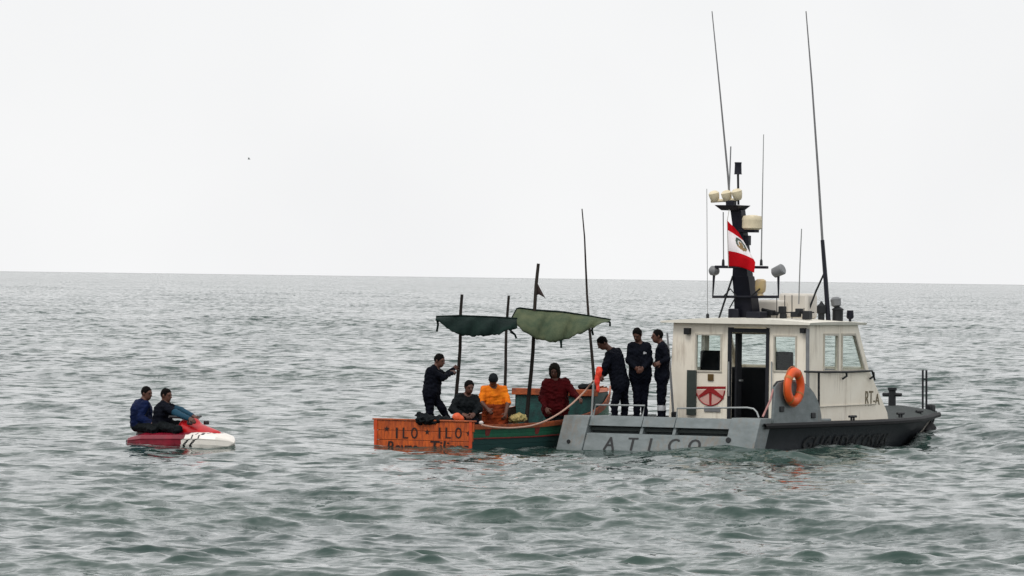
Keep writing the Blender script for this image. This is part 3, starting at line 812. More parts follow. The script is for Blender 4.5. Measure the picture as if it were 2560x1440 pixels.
    # bulkhead fittings: dark locker door, plaque, red fan emblem, lamps, pipe
    def bx(x0, y0, x1, y1, u, th, name, mt, bev=0.005):
        a, b = PB.u(x0, y0, u), PB.u(x1, y1, u)
        return MB().box(min(a[0], b[0]), max(a[0], b[0]), u, u + th, min(a[2], b[2]), max(a[2], b[2])).build(name, mt, W, bevel=bev)
    bx(1717, 925, 1738, 1038, 2.90, 0.046, 'locker_door', mat('dark_green_panel', srgb(56, 66, 62), 0.5))
    pq = bx(1769, 935, 1783, 952, 2.925, 0.022, 'plaque', BRASS)
    bx(1709, 820, 1722, 836, 2.85, 0.09, 'lamp', DARK_METAL); bx(1999, 820, 2011, 833, 2.85, 0.09, 'lamp', DARK_METAL)
    E_ = empty('emblem', (0, 0, 0)); E_.parent = R_
    ev = lambda px, py: np.array((PB.u(px, py, 2.94)[0], PB.u(px, py, 2.94)[2]))
    c_ = ev(1776, 972)
    fan = [ev(1742, 975)] + [c_ + np.array((-0.30 * math.cos(a), -0.31 * math.sin(a))) for a in np.linspace(0.05, math.pi - 0.05, 15)] + [ev(1813, 975)]
    MB().plate([tuple(p) for p in fan], [], (0, 2.947, 0), (1, 0, 0), (0, 0, 1), 0.004).build('fan_field', PINK, E_, smooth=0)
    def bar(a, b, w0, w1, nm, off):
        a, b = np.array(a), np.array(b); d = unit(np.array((b - a).tolist() + [0]))[:2]; pn = np.array((-d[1], d[0]))
        MB().plate([tuple(a + pn * w0), tuple(a - pn * w0), tuple(b - pn * w1), tuple(b + pn * w1)], [], (0, 2.944 - off, 0), (1, 0, 0), (0, 0, 1), 0.003).build(nm, RED_PAINT, E_, smooth=0)
    bar(ev(1742, 969), ev(1814, 969), 0.022, 0.022, 'top_bar', 0.0)
    bar(ev(1776, 970), ev(1776, 1012), 0.03, 0.022, 'ray', 0.004); bar(ev(1776, 973), ev(1748, 992), 0.05, 0.022, 'ray', 0.008); bar(ev(1776, 973), ev(1809, 996), 0.05, 0.022, 'ray', 0.012)
    arc = [c_ + np.array((-0.30 * math.cos(a), -0.31 * math.sin(a))) for a in np.linspace(0.3, math.pi - 0.1, 18)]
    MB().tube([(p[0], 2.944, p[1]) for p in arc], 0.014, 6).build('rim', RED_PAINT, E_)
    MB().tube([PB.u(2019, 822, 2.90), PB.u(2019, 1040, 2.90)], 0.035, 10).build('pipe', LAMP_GREY, W)
    for px in (1822, 1929):
        MB().tube([PB.u(px, 905, 2.93), PB.u(px, 905, 2.88), PB.u(px, 990, 2.88), PB.u(px, 990, 2.93)], 0.013, 6).build('grab_rail', GALV, W)
    bx(1760, 1016, 1800, 1030, 2.925, 0.022, 'vent_grille', LAMP_GREY)
    bx(1835, 817, 1915, 822, 2.90, 0.046, 'rain_gutter', CREAM_TRIM)
    MB().tube([PB.v(2034, 1018, 1.44), PB.v(2190, 1010, 1.44)], 0.012, 6).build('rub_strip', mat('frame_grey', (0, 0, 0)), W)
    # side hand rail and number
    hr = MB().tube([PB.v(2012, 929, 1.50), PB.v(2047, 930, 1.50), PB.v(2120, 930, 1.50), PB.v(2180, 927, 1.50), PB.v(2187, 950, 1.50)], 0.02, 8)
    hr.build('hand_rail', DARK_METAL, W)
    MB().tube([PB.v(2047, 930, 1.50), PB.v(2047, 1051, 1.50)], 0.022, 8).build('stanchion', DARK_METAL, W)
    for px in (2116, 2184):
        MB().tube([PB.v(px, 930, 1.49), PB.v(px + 1, 940, 1.49), PB.v(px - 9, 947, 1.46)], 0.02, 6).build('hook', DARK_METAL, W)
    NUM = mat('number_umber', srgb(128, 116, 90), 0.6, var=0.5, vscale=30)
    p0 = PB.v(2163, 1014, 1.421)
    letters('RT', 0.40, lambda x, y, i: (1.4235 + 0.001 * i, p0[1] + x, p0[2] + y), bold=0.008, width=0.32).build('letter', NUM, W, smooth=0)
    p1 = PB.v(2183, 1012, 1.421)
    letters('-A', 0.30, lambda x, y, i: (1.4235 + 0.001 * i, p1[1] + x, p1[2] + y), bold=0.008, width=0.26).build('letter', NUM, W, smooth=0)
    # GUARDACOSTAS on the topside, following the hull
    def on_side(x, y, i): q = side(1.9 + x, 0.76 - y / 0.66); return (q[0] + 0.002 * i + 0.012, q[1], q[2])
    letters('GUARDACOSTAS', 0.36, on_side, bold=0.012, slant=0.2, width=4.4).build('lettering', LETTER_BLACK, R_, smooth=0)
    # foredeck: bitt, stanchions, chock, cleats
    b0 = PB.v(2230, 1020, 0); b1 = PB.v(2230, 969, 0)
    bt = MB().lathe((0, b0[1], 0.60), [(0.13, 0), (0.13, 0.05), (0.075, 0.06), (0.07, b1[2] - 0.66), (0.09, b1[2] - 0.65), (0.09, b1[2] - 0.60)], 14).build('bitt', DARK_METAL, R_)
    MB().tube([(-0.20, b0[1], 0.87), (0.20, b0[1], 0.87)], 0.035, 8).build('cross_bar', DARK_METAL, bt)
    for px in (2307, 2316):
        a = PB.v(px, 1020, 0); b = PB.v(px, 925, 0)
        MB().tube([(0, a[1], 0.55), (0, b[1], b[2])], 0.022, 8).build('stanchion', DARK_METAL, R_)
    a = PB.v(2307, 948, 0); b = PB.v(2316, 948, 0)
    MB().tube([a, b], 0.015, 6).build('cross_bar', DARK_METAL, R_)
    a = PB.v(2326, 1012, 0)
    MB().cbox((0, a[1], 0.58), 0.16, 0.20, 0.16).build('bow_chock', DARK_METAL, R_, bevel=0.04)
    for u, v in ((4.2, 1.70), (7.2, 1.22), (9.2, 0.65)):
        MB().tube([(v, u - 0.14, 0.56), (v, u + 0.14, 0.56)], 0.025, 6).tube([(v, u - 0.05, 0.46), (v, u - 0.05, 0.56)], 0.02, 6).tube([(v, u + 0.05, 0.46), (v, u + 0.05, 0.56)], 0.02, 6).build('cleat', DARK_METAL, R_)
    # leaning boathook pole beside the wheelhouse
    MB().tube([PB.u(1684, 1046, 2.6), PB.u(1676, 930, 2.6), PB.u(1668, 832, 2.6)], [0.024, 0.022, 0.018], 8).build('davit_pole', LAMP_GREY, R_)
    MB().cbox(PB.u(1686, 1040, 2.6), 0.10, 0.10, 0.16).build('pole_foot', DARK_METAL, R_, bevel=0.02)
    # ------------------------------------------------ mast and roof gear
    Mt = empty('mast', (0, 0, 0)); Mt.parent = R_
    UM = 3.05
    q = lambda px, py, u=UM: PB.u(px, py, u)
    def taper(stations, depth, name, mt):
        m = MB(); P = []
        for (xa, xb, y, u, d) in stations:
            a, b = q(xa, y, u), q(xb, y, u)
            P.append([(a[0], u - d, a[2]), (b[0], u - d, a[2]), (b[0], u + d, a[2]), (a[0], u + d, a[2])])
        for i in range(len(P) - 1): m.hexa(P[i], P[i + 1])
        return m.build(name, mt, Mt, smooth=0, bevel=0.006)
    taper([(1846, 1892, 794, 3.35, 0.16), (1844, 1886, 740, 3.25, 0.15), (1838, 1878, 690, 3.15, 0.13)], 0, 'column', NAVY_MAST)
    taper([(1838, 1876, 692, 3.15, 0.12), (1842, 1866, 600, 3.0, 0.10), (1831, 1858, 525, 2.9, 0.09)], 0, 'column', NAVY_MAST)
    MB().cbox(q(1842, 785, 3.2), 0.22, 0.3, 0.2).cbox(q(1892, 788, 3.2), 0.30, 0.3, 0.14).build('mast_foot', NAVY_MAST, Mt, bevel=0.02)
    a, b = q(1801, 513, 2.9), q(1862, 513, 2.9); c, d = q(1812, 526, 2.9), q(1852, 526, 2.9)
    MB().hexa([(c[0], 2.75, c[2]), (d[0], 2.75, c[2]), (d[0], 3.05, c[2]), (c[0], 3.05, c[2])], [(a[0], 2.65, a[2]), (b[0], 2.65, a[2]), (b[0], 3.15, a[2]), (a[0], 3.15, a[2])]).build('platform', NAVY_MAST, Mt, bevel=0.01)
    a, b = q(1790, 667), q(1918, 667)
    MB().box(a[0], b[0], UM - 0.06, UM + 0.06, a[2] - 0.025, a[2] + 0.025).build('spreader', NAVY_MAST, Mt, bevel=0.01)
    MB().tube([q(1785, 688), q(1782, 742), q(1946, 742), q(1946, 690)], 0.026, 8).build('lamp_frame', NAVY_MAST, Mt)
    p = q(1785, 677)
    MB().lathe(p, [(0.02, -0.10), (0.07, -0.08), (0.095, -0.02), (0.09, 0.05), (0.05, 0.09), (0.01, 0.10)], 14, (-0.4, -0.9, 0.1)).build('searchlight', LAMP_GREY, Mt)
    p, p2 = q(1934, 683), q(1960, 671)
    MB().lathe(p, [(0.05, -0.02), (0.095, 0.01), (0.105, 0.20), (0.085, 0.22)], 16, np.array(p2) - np.array(p)).build('searchlight', LAMP_GREY, Mt)
    for pts, r in (([(1832, 690), (1796, 800)], 0.018), ([(1824, 770), (1838, 745)], 0.012), ([(1822, 782), (1822, 800)], 0.012), ([(1808, 742), (1826, 722), (1842, 742)], 0.012), ([(1878, 740), (1900, 722)], 0.014)):
        MB().tube([q(x, y, 3.0) for x, y in pts], r, 6).build('strut', DARK_METAL, Mt)
    # lamps on the platform
    MB().cbox(q(1828, 508, 2.9), 0.16, 0.14, 0.10).build('lamp_base', NAVY_MAST, Mt, bevel=0.01)
    a, b = q(1778, 503, 2.9), q(1846, 499, 2.9)
    MB().tube([a, b], 0.03, 8).build('lamp_bar', CREAM_TRIM, Mt)
    for px, py in ((1786, 491), (1817, 490), (1843, 486)):
        MB().lathe(q(px, py, 2.88), [(0.05, -0.11), (0.075, -0.08), (0.095, 0.0), (0.10, 0.06), (0.06, 0.10), (0.01, 0.11)], 14, (-0.15, -0.2, 1)).build('beacon', CREAM_TRIM, Mt)
    MB().tube([q(1846, 512, 2.9), q(1845, 434, 2.9)], 0.022, 8).build('aerial_pole', DARK_METAL, Mt)
    MB().lathe(q(1845, 436, 2.9), [(0.075, 0), (0.068, 0.02), (0.062, 0.19), (0.066, 0.205), (0.066, 0.225)], 14).build('aerial_head', NAVY_MAST, Mt)
    MB().tube([q(1822, 512, 2.9), q(1827, 366, 2.9)], [0.012, 0.012], 6).build('rod', LAMP_GREY, Mt)
    MB().lathe(q(1880, 574, 2.95), [(0.15, 0), (0.185, 0.03), (0.185, 0.17), (0.19, 0.19), (0.17, 0.25), (0.06, 0.27)], 22).build('radome', CREAM_TRIM, Mt)
    a, b = q(1852, 581, 2.95), q(1892, 572, 2.95)
    MB().box(a[0], b[0], 2.85, 3.05, a[2], b[2] - 0.01).build('radome_bracket', NAVY_MAST, Mt, bevel=0.01)
    MB().cbox(q(1866, 601, 2.98), 0.14, 0.12, 0.18).build('junction_box', NAVY_MAST, Mt, bevel=0.01)
    p = q(1901, 742, 3.1)
    MB().lathe(p, [(0.07, 0), (0.05, 0.06), (0.09, 0.10), (0.105, 0.18), (0.10, 0.30), (0.06, 0.33)], 16).build('yellow_lamp', mat('lamp_amber', srgb(214, 186, 120), 0.35, col2=srgb(196, 176, 150)), Mt)
    # whips
    def whip(pts, r, u, name='whip_aerial', m=LAMP_GREY): MB().tube([q(x, y, u) for x, y in pts], r, 6).build(name, m, Mt)
    WH = mat('whip_grey', srgb(120, 120, 122), 0.5)
    whip([(1826, 520), (1820, 440), (1800, 230), (1780, 28)], [0.022, 0.019, 0.014, 0.009], 2.92, m=WH)
    whip([(2071, 803), (2064, 700), (2056, 600)], [0.045, 0.042, 0.036], 4.2, 'whip_base', NAVY_MAST)
    whip([(2056, 602), (2046, 440), (2030, 210), (2015, 28)], [0.024, 0.021, 0.016, 0.010], 4.2, m=WH)
    whip([(2061, 682), (2040, 728), (2018, 786)], 0.018, 4.2, 'strut', DARK_METAL)
    thin = mat('whip_pale', srgb(150, 152, 152), 0.5)
    whip([(1769, 800), (1768, 640), (1767, 472)], 0.006, 3.0, m=thin)
    whip([(1809, 664), (1808, 530)], 0.010, 3.05, m=thin)
    whip([(1903, 664), (1906, 500), (1909, 336)], [0.013, 0.010, 0.007], 3.05, m=thin)
    whip([(1997, 760), (2000, 660), (2004, 572)], [0.012, 0.011, 0.009], 3.9, m=thin)
    MB().lathe(q(1769, 797, 3.0), [(0.03, -0.02), (0.03, 0.08), (0.012, 0.1)], 8).build('aerial_base', DARK_METAL, Mt)
    for px in (1903, 1808): MB().lathe(q(px, 664, 3.05), [(0.03, 0), (0.025, 0.10), (0.012, 0.12)], 8).build('aerial_base', DARK_METAL, Mt)
    # roof gear
    def rbox(x0, y0, x1, y1, u, d, name, mt, bev=0.02):
        a, b = q(x0, y0, u), q(x1, y1, u)
        return MB().box(a[0], b[0], u - d, u + d, min(a[2], b[2]), max(a[2], b[2])).build(name, mt, R_, bevel=bev)
    WHITE_BOX = mat('white_canister', srgb(222, 216, 206), 0.5, var=0.1)
    rbox(1958, 796, 2032, 734, 4.3, 0.22, 'raft_canister', WHITE_BOX, 0.05); rbox(1904, 796, 1958, 750, 3.9, 0.2, 'raft_canister', WHITE_BOX, 0.05)
    for px in (1942, 1962, 1980, 2010): MB().tube([q(px, 800, 3.6), q(px, 738 if px < 1990 else 770, 3.6)], 0.008, 6).build('roof_rail_post', DARK_METAL, R_)
    MB().tube([q(1900, 781, 3.6), q(2035, 781, 3.6)], 0.012, 6).build('roof_rail', DARK_METAL, R_)
    MB().tube([q(1905, 774, 3.55), q(1922, 778, 3.55), q(1945, 785, 3.55)], 0.035, 6).build('horn', DARK_METAL, R_)
    for px, py, w_, h_ in ((1910, 790, 0.22, 0.10), (1928, 782, 0.12, 0.10), (1956, 775, 0.10, 0.14), (1990, 786, 0.16, 0.10), (1998, 778, 0.10, 0.10), (2018, 788, 0.14, 0.16), (1958, 792, 0.08, 0.12)):
        MB().cbox(q(px, py, 3.5), w_, 0.16, h_).build('roof_fitting', DARK_METAL, R_, bevel=0.015)
    MB().lathe(q(2053, 804, 4.1), [(0.06, 0), (0.06, 0.14), (0.085, 0.16), (0.085, 0.29), (0.04, 0.33), (0.012, 0.38)], 14).build('deck_lamp', DARK_METAL, R_)
    MB().lathe(q(2094, 806, 4.4), [(0.10, 0), (0.10, 0.22), (0.11, 0.23), (0.11, 0.25), (0.03, 0.30)], 14).build('vent', DARK_METAL, R_)
    MB().lathe(q(2091, 764, 4.4), [(0.04, -0.03), (0.09, 0.0), (0.10, 0.12), (0.06, 0.16)], 14, (-0.15, 0, 1)).build('vent_hood', LAMP_GREY, R_)
    MB().lathe(q(2125, 808, 4.7), [(0.025, 0), (0.025, 0.07), (0.06, 0.09), (0.07, 0.12), (0.06, 0.24)], 12).build('deck_lamp', NAVY_MAST, R_)
    return R_

def flag_():
    u0 = 2.62
    RED = mat('flag_red', srgb(188, 14, 26), 0.8, spec=0.1, var=0.1, bump=0.2); WHT = mat('flag_white', srgb(238, 232, 234), 0.75, var=0.06, bump=0.2)
    GRN = mat('flag_green', srgb(70, 88, 76), 0.8); TAN = mat('flag_tan', srgb(150, 124, 86), 0.8)
    n, k = 44, 40
    m = MB(); P = []
    for i in range(n + 1):
        t = i / n; row = []
        Lx, Ly = 1819 + 3 * t, 552 + 114 * t
        Rx, Ry = (1846 + 42 * min(1, t * 1.35)) - 3 * max(0, t - 0.75) * 4, 580 + 102 * t
        for j in range(k + 1):
            s_ = j / k
            px = Lx + (Rx - Lx) * s_; py = Ly + (Ry - Ly) * s_ - 5 * math.sin(math.pi * s_) * t
            dp = 0.07 * math.sin(s_ * 7.5 + t * 2.0) * s_ + 0.05 * math.sin(s_ * 3 - t * 3.5)
            row.append(PB.u(px, py, u0 + dp))
        P.append(row)
    o_ = np.array(P[-1][0])
    for i in range(n):
        for j in range(k):
            t, s_ = (i + 0.5) / n, (j + 0.5) / k
            mi = 0 if (t < 0.215 or t > 0.665) else 1
            r = math.hypot((s_ - 0.66) * 0.50, (t - 0.40) * 0.85)
            if mi == 1 and r < 0.135: mi = 3 if (r < 0.06 or t > 0.46) else (2 if r > 0.075 else 1)
            m.cur = mi
            m.add([np.array(P[a][b]) - o_ for a, b in ((i, j), (i, j + 1), (i + 1, j + 1), (i + 1, j))], [(0, 3, 2, 1)])
    root = empty('flag', PB.w(o_), -PB.a)
    tag(root, 'red and white striped national flag with a small crest, hanging from the mast', 'flag')
    c = m.build('flag_cloth', [RED, WHT, GRN, TAN], root, smooth=0)
    bm = bmesh.new(); bm.from_mesh(c.data); bmesh.ops.remove_doubles(bm, verts=bm.verts, dist=1e-5)
    for f in bm.faces: f.smooth = True
    bm.to_mesh(c.data); bm.free()
    so = c.modifiers.new('thickness', 'SOLIDIFY'); so.thickness = 0.004
    MB().tube([np.array(PB.u(1823, 524, 2.66)) - o_, np.array(PB.u(1818, 552, u0)) - o_, np.array(PB.u(1821, 668, u0)) - o_], 0.007, 6).build('halyard', mat('halyard_white', srgb(210, 208, 200), 0.7), root)

def life_ring():
    p = PB.v(1985, 967, 2.085)
    root = empty('life_ring', PB.w(p), -PB.a)
    tag(root, 'orange life ring hung on the grey bulwark of the patrol boat', 'life ring')
    Rr, r = 0.262, 0.088
    m = MB()
    P = [[((r * 0.8) * math.sin(b), (Rr + r * math.cos(b)) * math.cos(a), (Rr + r * math.cos(b)) * math.sin(a)) for b in np.linspace(0, 2 * math.pi, 15)] for a in np.linspace(0, 2 * math.pi, 41)]
    m.grid(P).build('ring', ORANGE_RING, root, smooth=80)
    for k in range(4):
        a0 = math.pi / 4 + k * math.pi / 2 + 0.2
        P = [[((r * 0.8 + 0.006) * math.sin(b), (Rr + (r + 0.006) * math.cos(b)) * math.cos(a), (Rr + (r + 0.006) * math.cos(b)) * math.sin(a)) for b in np.linspace(0, 2 * math.pi, 13)] for a in np.linspace(a0 - 0.08, a0 + 0.08, 4)]
        MB().grid(P).build('band', mat('ring_band', srgb(196, 120, 60), 0.6), root, smooth=80)
    MB().tube([(-0.02, 0.36 * math.cos(a) * (1 + 0.03 * math.sin(4 * a)), 0.36 * math.sin(a) * (1 + 0.03 * math.sin(4 * a))) for a in np.linspace(0, 2 * math.pi, 33)[:-1]], 0.010, 6, closed=True).build('grab_line', mat('ring_rope', srgb(190, 110, 60), 0.7), root)

def bow_fender():
    p = np.array((0.0, 10.50, 0.10))
    root = empty('bow_fender', PB.w(p), -PB.a)
    tag(root, 'bulky black rubber fender lashed under the bow of the patrol boat', 'fender')
    S = SDF(0.02)
    S.cap((0, -0.25, -0.30), (0, 0.32, 0.02), 0.24, 0.23, 0, 0.05); S.cap((0.1, -0.5, -0.26), (0.06, 0.2, 0.10), 0.20, 0.17, 0, 0.05); S.cap((-0.1, -0.5, -0.26), (-0.06, 0.2, 0.10), 0.20, 0.17, 0, 0.05)
    S.build('fender_body', [BLACK_RUBBER], root, cloth=(0,), amp=0.006, freq=0.6)
    for sg in (1,):
        MB().tube([(sg * 0.22, -0.62, -0.10), (sg * 0.27, -0.35, 0.08), (sg * 0.22, 0.05, 0.26), (sg * 0.10, 0.28, 0.33)], 0.018, 6).build('lashing', mat('lashing_grey', srgb(150, 146, 138), 0.8), root)

# ------------------------------------------------------------------ the fishing boat
ORANGE = mat('orange_boat_paint', srgb(212, 96, 20), 0.6, vscale=7, bump=0.5, bscale=14, col2=srgb(126, 48, 18), stretch=(2.5, 2.5, 0.5))
ORANGE_RAIL = mat('orange_rail_paint', srgb(186, 92, 42), 0.65, vscale=5, bump=0.3, col2=srgb(120, 56, 34))
GREEN = mat('green_boat_paint', srgb(24, 104, 72), 0.6, vscale=4, bump=0.3, bscale=12, col2=srgb(14, 84, 64))
TEAL = mat('teal_boat_paint', srgb(18, 64, 60), 0.65, vscale=5, bump=0.3, col2=srgb(16, 62, 62))
RED_BATTEN = mat('red_batten_paint', srgb(150, 44, 40), 0.65, vscale=6, col2=srgb(100, 34, 30))
WOOD_DARK = mat('wet_dark_wood', srgb(60, 50, 44), 0.7, vscale=6, bump=0.4, col2=srgb(36, 32, 30), spec=0.08)
POLE = mat('weathered_pole', srgb(62, 56, 52), 0.75, vscale=8, bump=0.4, col2=srgb(36, 34, 33), stretch=(1, 1, 0.2), spec=0.08)
_f = at(1062, 1055, 99.9)
FB = Frame(_f, 27.0)
def fishing_boat():
    R_ = empty('fishing_boat', (FB.o[0], FB.o[1], 0), -FB.a)
    tag(R_, 'small open wooden fishing boat with orange lettered transom, green sides and bare poles', 'boat')
    us = [0, 1.2, 2.4, 3.6, 4.8, 5.8, 6.7, 7.4]
    hb = [0.96, 1.04, 1.08, 1.05, 0.93, 0.70, 0.38, 0.04]
    zg = [0.43, 0.42, 0.43, 0.47, 0.58, 0.73, 0.90, 1.02]
    bb = [0.80, 0.88, 0.92, 0.88, 0.72, 0.46, 0.18, 0.02]
    FOOT.append((FB.o, FB.Y[0], FB.Y[1], (us, hb), 7.2, -0.30))
    I = lambda u, a: float(np.interp(u, us, a))
    def sp(u, z, off=0.0, sg=1):     # on the side at a height z (0 = waterline) ; off outwards
        g, b = I(u, hb), I(u, bb); zz = (z + 0.35) / (I(u, zg) + 0.35)
        return (sg * (b + (g - b) * zz ** 0.7 + off), u, z)
    uu = np.linspace(0.0, 7.4, 30)
    fr = [(1.0, 0.80, 0.035, ORANGE_RAIL, 'gunwale'), (0.80, 0.62, 0.0, GREEN, 'strake'), (0.615, 0.44, 0.004, GREEN, 'strake'), (0.44, 0.385, 0.022, RED_BATTEN, 'batten'), (0.38, 0.16, 0.0, TEAL, 'strake'), (0.155, -0.35, -0.006, TEAL, 'strake')]
    for sg in (1, -1):
        for a, b, off, mt, nm in fr:
            m = MB(); P = []
            for u in uu:
                k = I(u, zg) + 0.0
                za, zb = -0.35 + (k + 0.35) * (0.35 + a * 0.65 if False else (a * k + 0.35) / (k + 0.35)), b * k
                za = a * k
                zb = max(zb, -0.35) if b > 0 else -0.35
                row = [sp(u, za, off - 0.03, sg), sp(u, za, off, sg), sp(u, (za + zb) / 2, off + 0.004, sg), sp(u, zb, off, sg), sp(u, zb, off - 0.03, sg)]
                P.append(row)
            m.grid(P, flip=(sg > 0)).build(nm, mt, R_, smooth=50)
        m = MB()
        P = [[sp(u, I(u, zg) * 0.99, -0.035, sg), sp(u, 0.1, -0.05, sg), (0, u, 0.0)] for u in uu]
        m.grid(P, flip=(sg < 0)).build('inner_planking', WOOD_DARK, R_)
        for u in (0.6, 1.2, 1.8, 2.4, 3.0, 3.6, 4.2, 4.8):
            MB().tube([sp(u, I(u, zg) * 0.97, -0.06, sg), sp(u, 0.12, -0.08, sg)], 0.025, 6).build('rib', WOOD_DARK, R_)
        # worn marks on the side
    for u, z in ((0.55, 0.30), (2.35, 0.30)):
        P = [sp(u + du, z + dz, 0.009, 1) for du, dz in ((-0.10, 0.04), (0.10, 0.04), (0.06, -0.08), (-0.06, -0.08))]
        MB().add(P + [(p[0] - 0.02, p[1], p[2]) for p in P], [(3, 2, 1, 0), (4, 5, 6, 7), (0, 1, 5, 4), (1, 2, 6, 5), (2, 3, 7, 6), (3, 0, 4, 7)]).build('patch', RED_BATTEN, R_)
    # transom of wide planks
    T_ = empty('transom', (0, 0, 0)); T_.parent = R_
    for i, (z0, z1) in enumerate(((0.295, 0.470), (0.125, 0.289), (-0.06, 0.119), (-0.40, -0.066))):
        w = [1.01, 0.985, 0.965, 0.94][i]
        MB().box(-w, w, -0.055 - 0.003 * (i % 2), -0.004, z0, z1).build('plank', ORANGE, T_, bevel=0.006)
    MB().box(-1.03, 1.02, -0.075, 0.05, 0.472, 0.50).build('cap', ORANGE_RAIL, T_, bevel=0.008)
    for sg in (-1, 1): MB().box(min(sg * 0.93, sg * 0.985), max(sg * 0.93, sg * 0.985), -0.075, -0.060, -0.3, 0.47).build('corner_batten', mat('transom_batten', srgb(214, 76, 24), 0.6, col2=srgb(170, 60, 20)), T_)
    INK = mat('boat_lettering', srgb(44, 16, 14), 0.7, var=0.5, vscale=20)
    def tv(px, py): p = FB.u(px, py, -0.06); return p[0], p[2]
    for ch, px, w in (('I', 990, None), ('L', 1007, 0.10), ('O', 1028, 0.125), ('I', 1097, None), ('L', 1114, 0.10), ('O', 1138, 0.125)):
        v0, z0 = tv(px, 1096)
        letters(ch, 0.285, lambda x, y, i: (v0 + x, -0.061 - 0.001 * i, z0 + y), bold=0.006, width=w).build('letter', INK, T_, smooth=0)
    for px, py in ((967, 1072), (1068, 1080), (1172, 1084)):
        v0, z0 = tv(px, py)
        st = [(v0 + 0.055 * (1 if k % 2 == 0 else 0.45) * math.sin(math.pi * k / 5), z0 + 0.055 * (1 if k % 2 == 0 else 0.45) * math.cos(math.pi * k / 5)) for k in range(10)]
        MB().plate(st, [], (0, -0.060, 0), (1, 0, 0), (0, 0, 1), 0.003).build('star', INK, T_, smooth=0)
    for wd, px, w in (('Reyna', 968, 0.62), ('Tiliana', 1076, 0.78)):
        v0, z0 = tv(px, 1131)
        letters(wd, 0.30, lambda x, y, i: (v0 + x, -0.063 - 0.001 * i, z0 + y), bold=0.007, width=w, slant=0.15).build('lettering', INK, T_, smooth=0)
    # inside
    m = MB(); m.grid([[(-I(u, bb) + 0.02, u, 0.06), (I(u, bb) - 0.02, u, 0.06)] for u in np.linspace(0.02, 6.6, 14)]).build('floor', WOOD_DARK, R_)
    for u in (1.45, 2.75, 4.1):
        w = I(u, hb) - 0.06
        MB().box(-w, w, u - 0.13, u + 0.13, 0.31, 0.35).build('thwart', WOOD_DARK, R_, bevel=0.008)
    # cuddy in the bow
    w = I(5.15, hb) - 0.07
    cd = MB().box(-w, w, 5.12, 5.17, 0.06, 0.86).build('cuddy_bulkhead', mat('cuddy_teal_paint', srgb(24, 84, 78), 0.65, vscale=7, bump=0.4, col2=srgb(20, 44, 46)), R_)
    MB().box(-w - 0.07, w + 0.10, 5.06, 5.22, 0.862, 0.985).build('cuddy_beam', ORANGE_RAIL, cd, bevel=0.01)
    m = MB(); m.grid([[(-I(u, hb) + 0.01, u, max(0.93, I(u, zg) - 0.02)), (I(u, hb) - 0.01, u, max(0.93, I(u, zg) - 0.02))] for u in np.linspace(5.2, 7.3, 8)]).build('cuddy_deck', ORANGE_RAIL, cd)
    for sg in (-1, 1):
        m = MB(); m.grid([[(sg * (I(u, hb) - 0.02), u, max(0.92, I(u, zg) - 0.02)), (sg * (I(u, hb) - 0.02), u, I(u, zg) - 0.04)] for u in np.linspace(5.17, 7.3, 8)], flip=sg < 0).build('cuddy_side', TEAL, cd)
    # four poles
    for (bx_, by), (tx, ty), (u, v), r in (((1141, 1010), (1155, 736), (2.25, -0.45), 0.034), ((1259, 1000), (1272, 739), (4.14, -0.45), 0.033), ((1321, 1010), (1346, 659), (3.33, 0.50), 0.037), ((1487, 1000), (1455, 522), (5.70, 0.50), 0.040)):
        b, t = FB.u(bx_, by, u), FB.u(tx, ty, u)
        d = (b - t) / (b[2] - t[2])
        foot = b - d * (b[2] - 0.07)
        zs = np.linspace(0, 1, 9)
        P = [foot + (t - foot) * k + np.array((0.012 * math.sin(k * 9 + u), 0.01 * math.cos(k * 7 + u), 0)) * (k < 0.99) for k in zs]
        r0 = r * (1.1 if by > 1005 else 1.0)
        MB().tube(P, [r0 * (1 - (0.25 if ty > 600 else 0.72) * k) for k in zs], 8).build('pole', POLE, R_)
    return R_

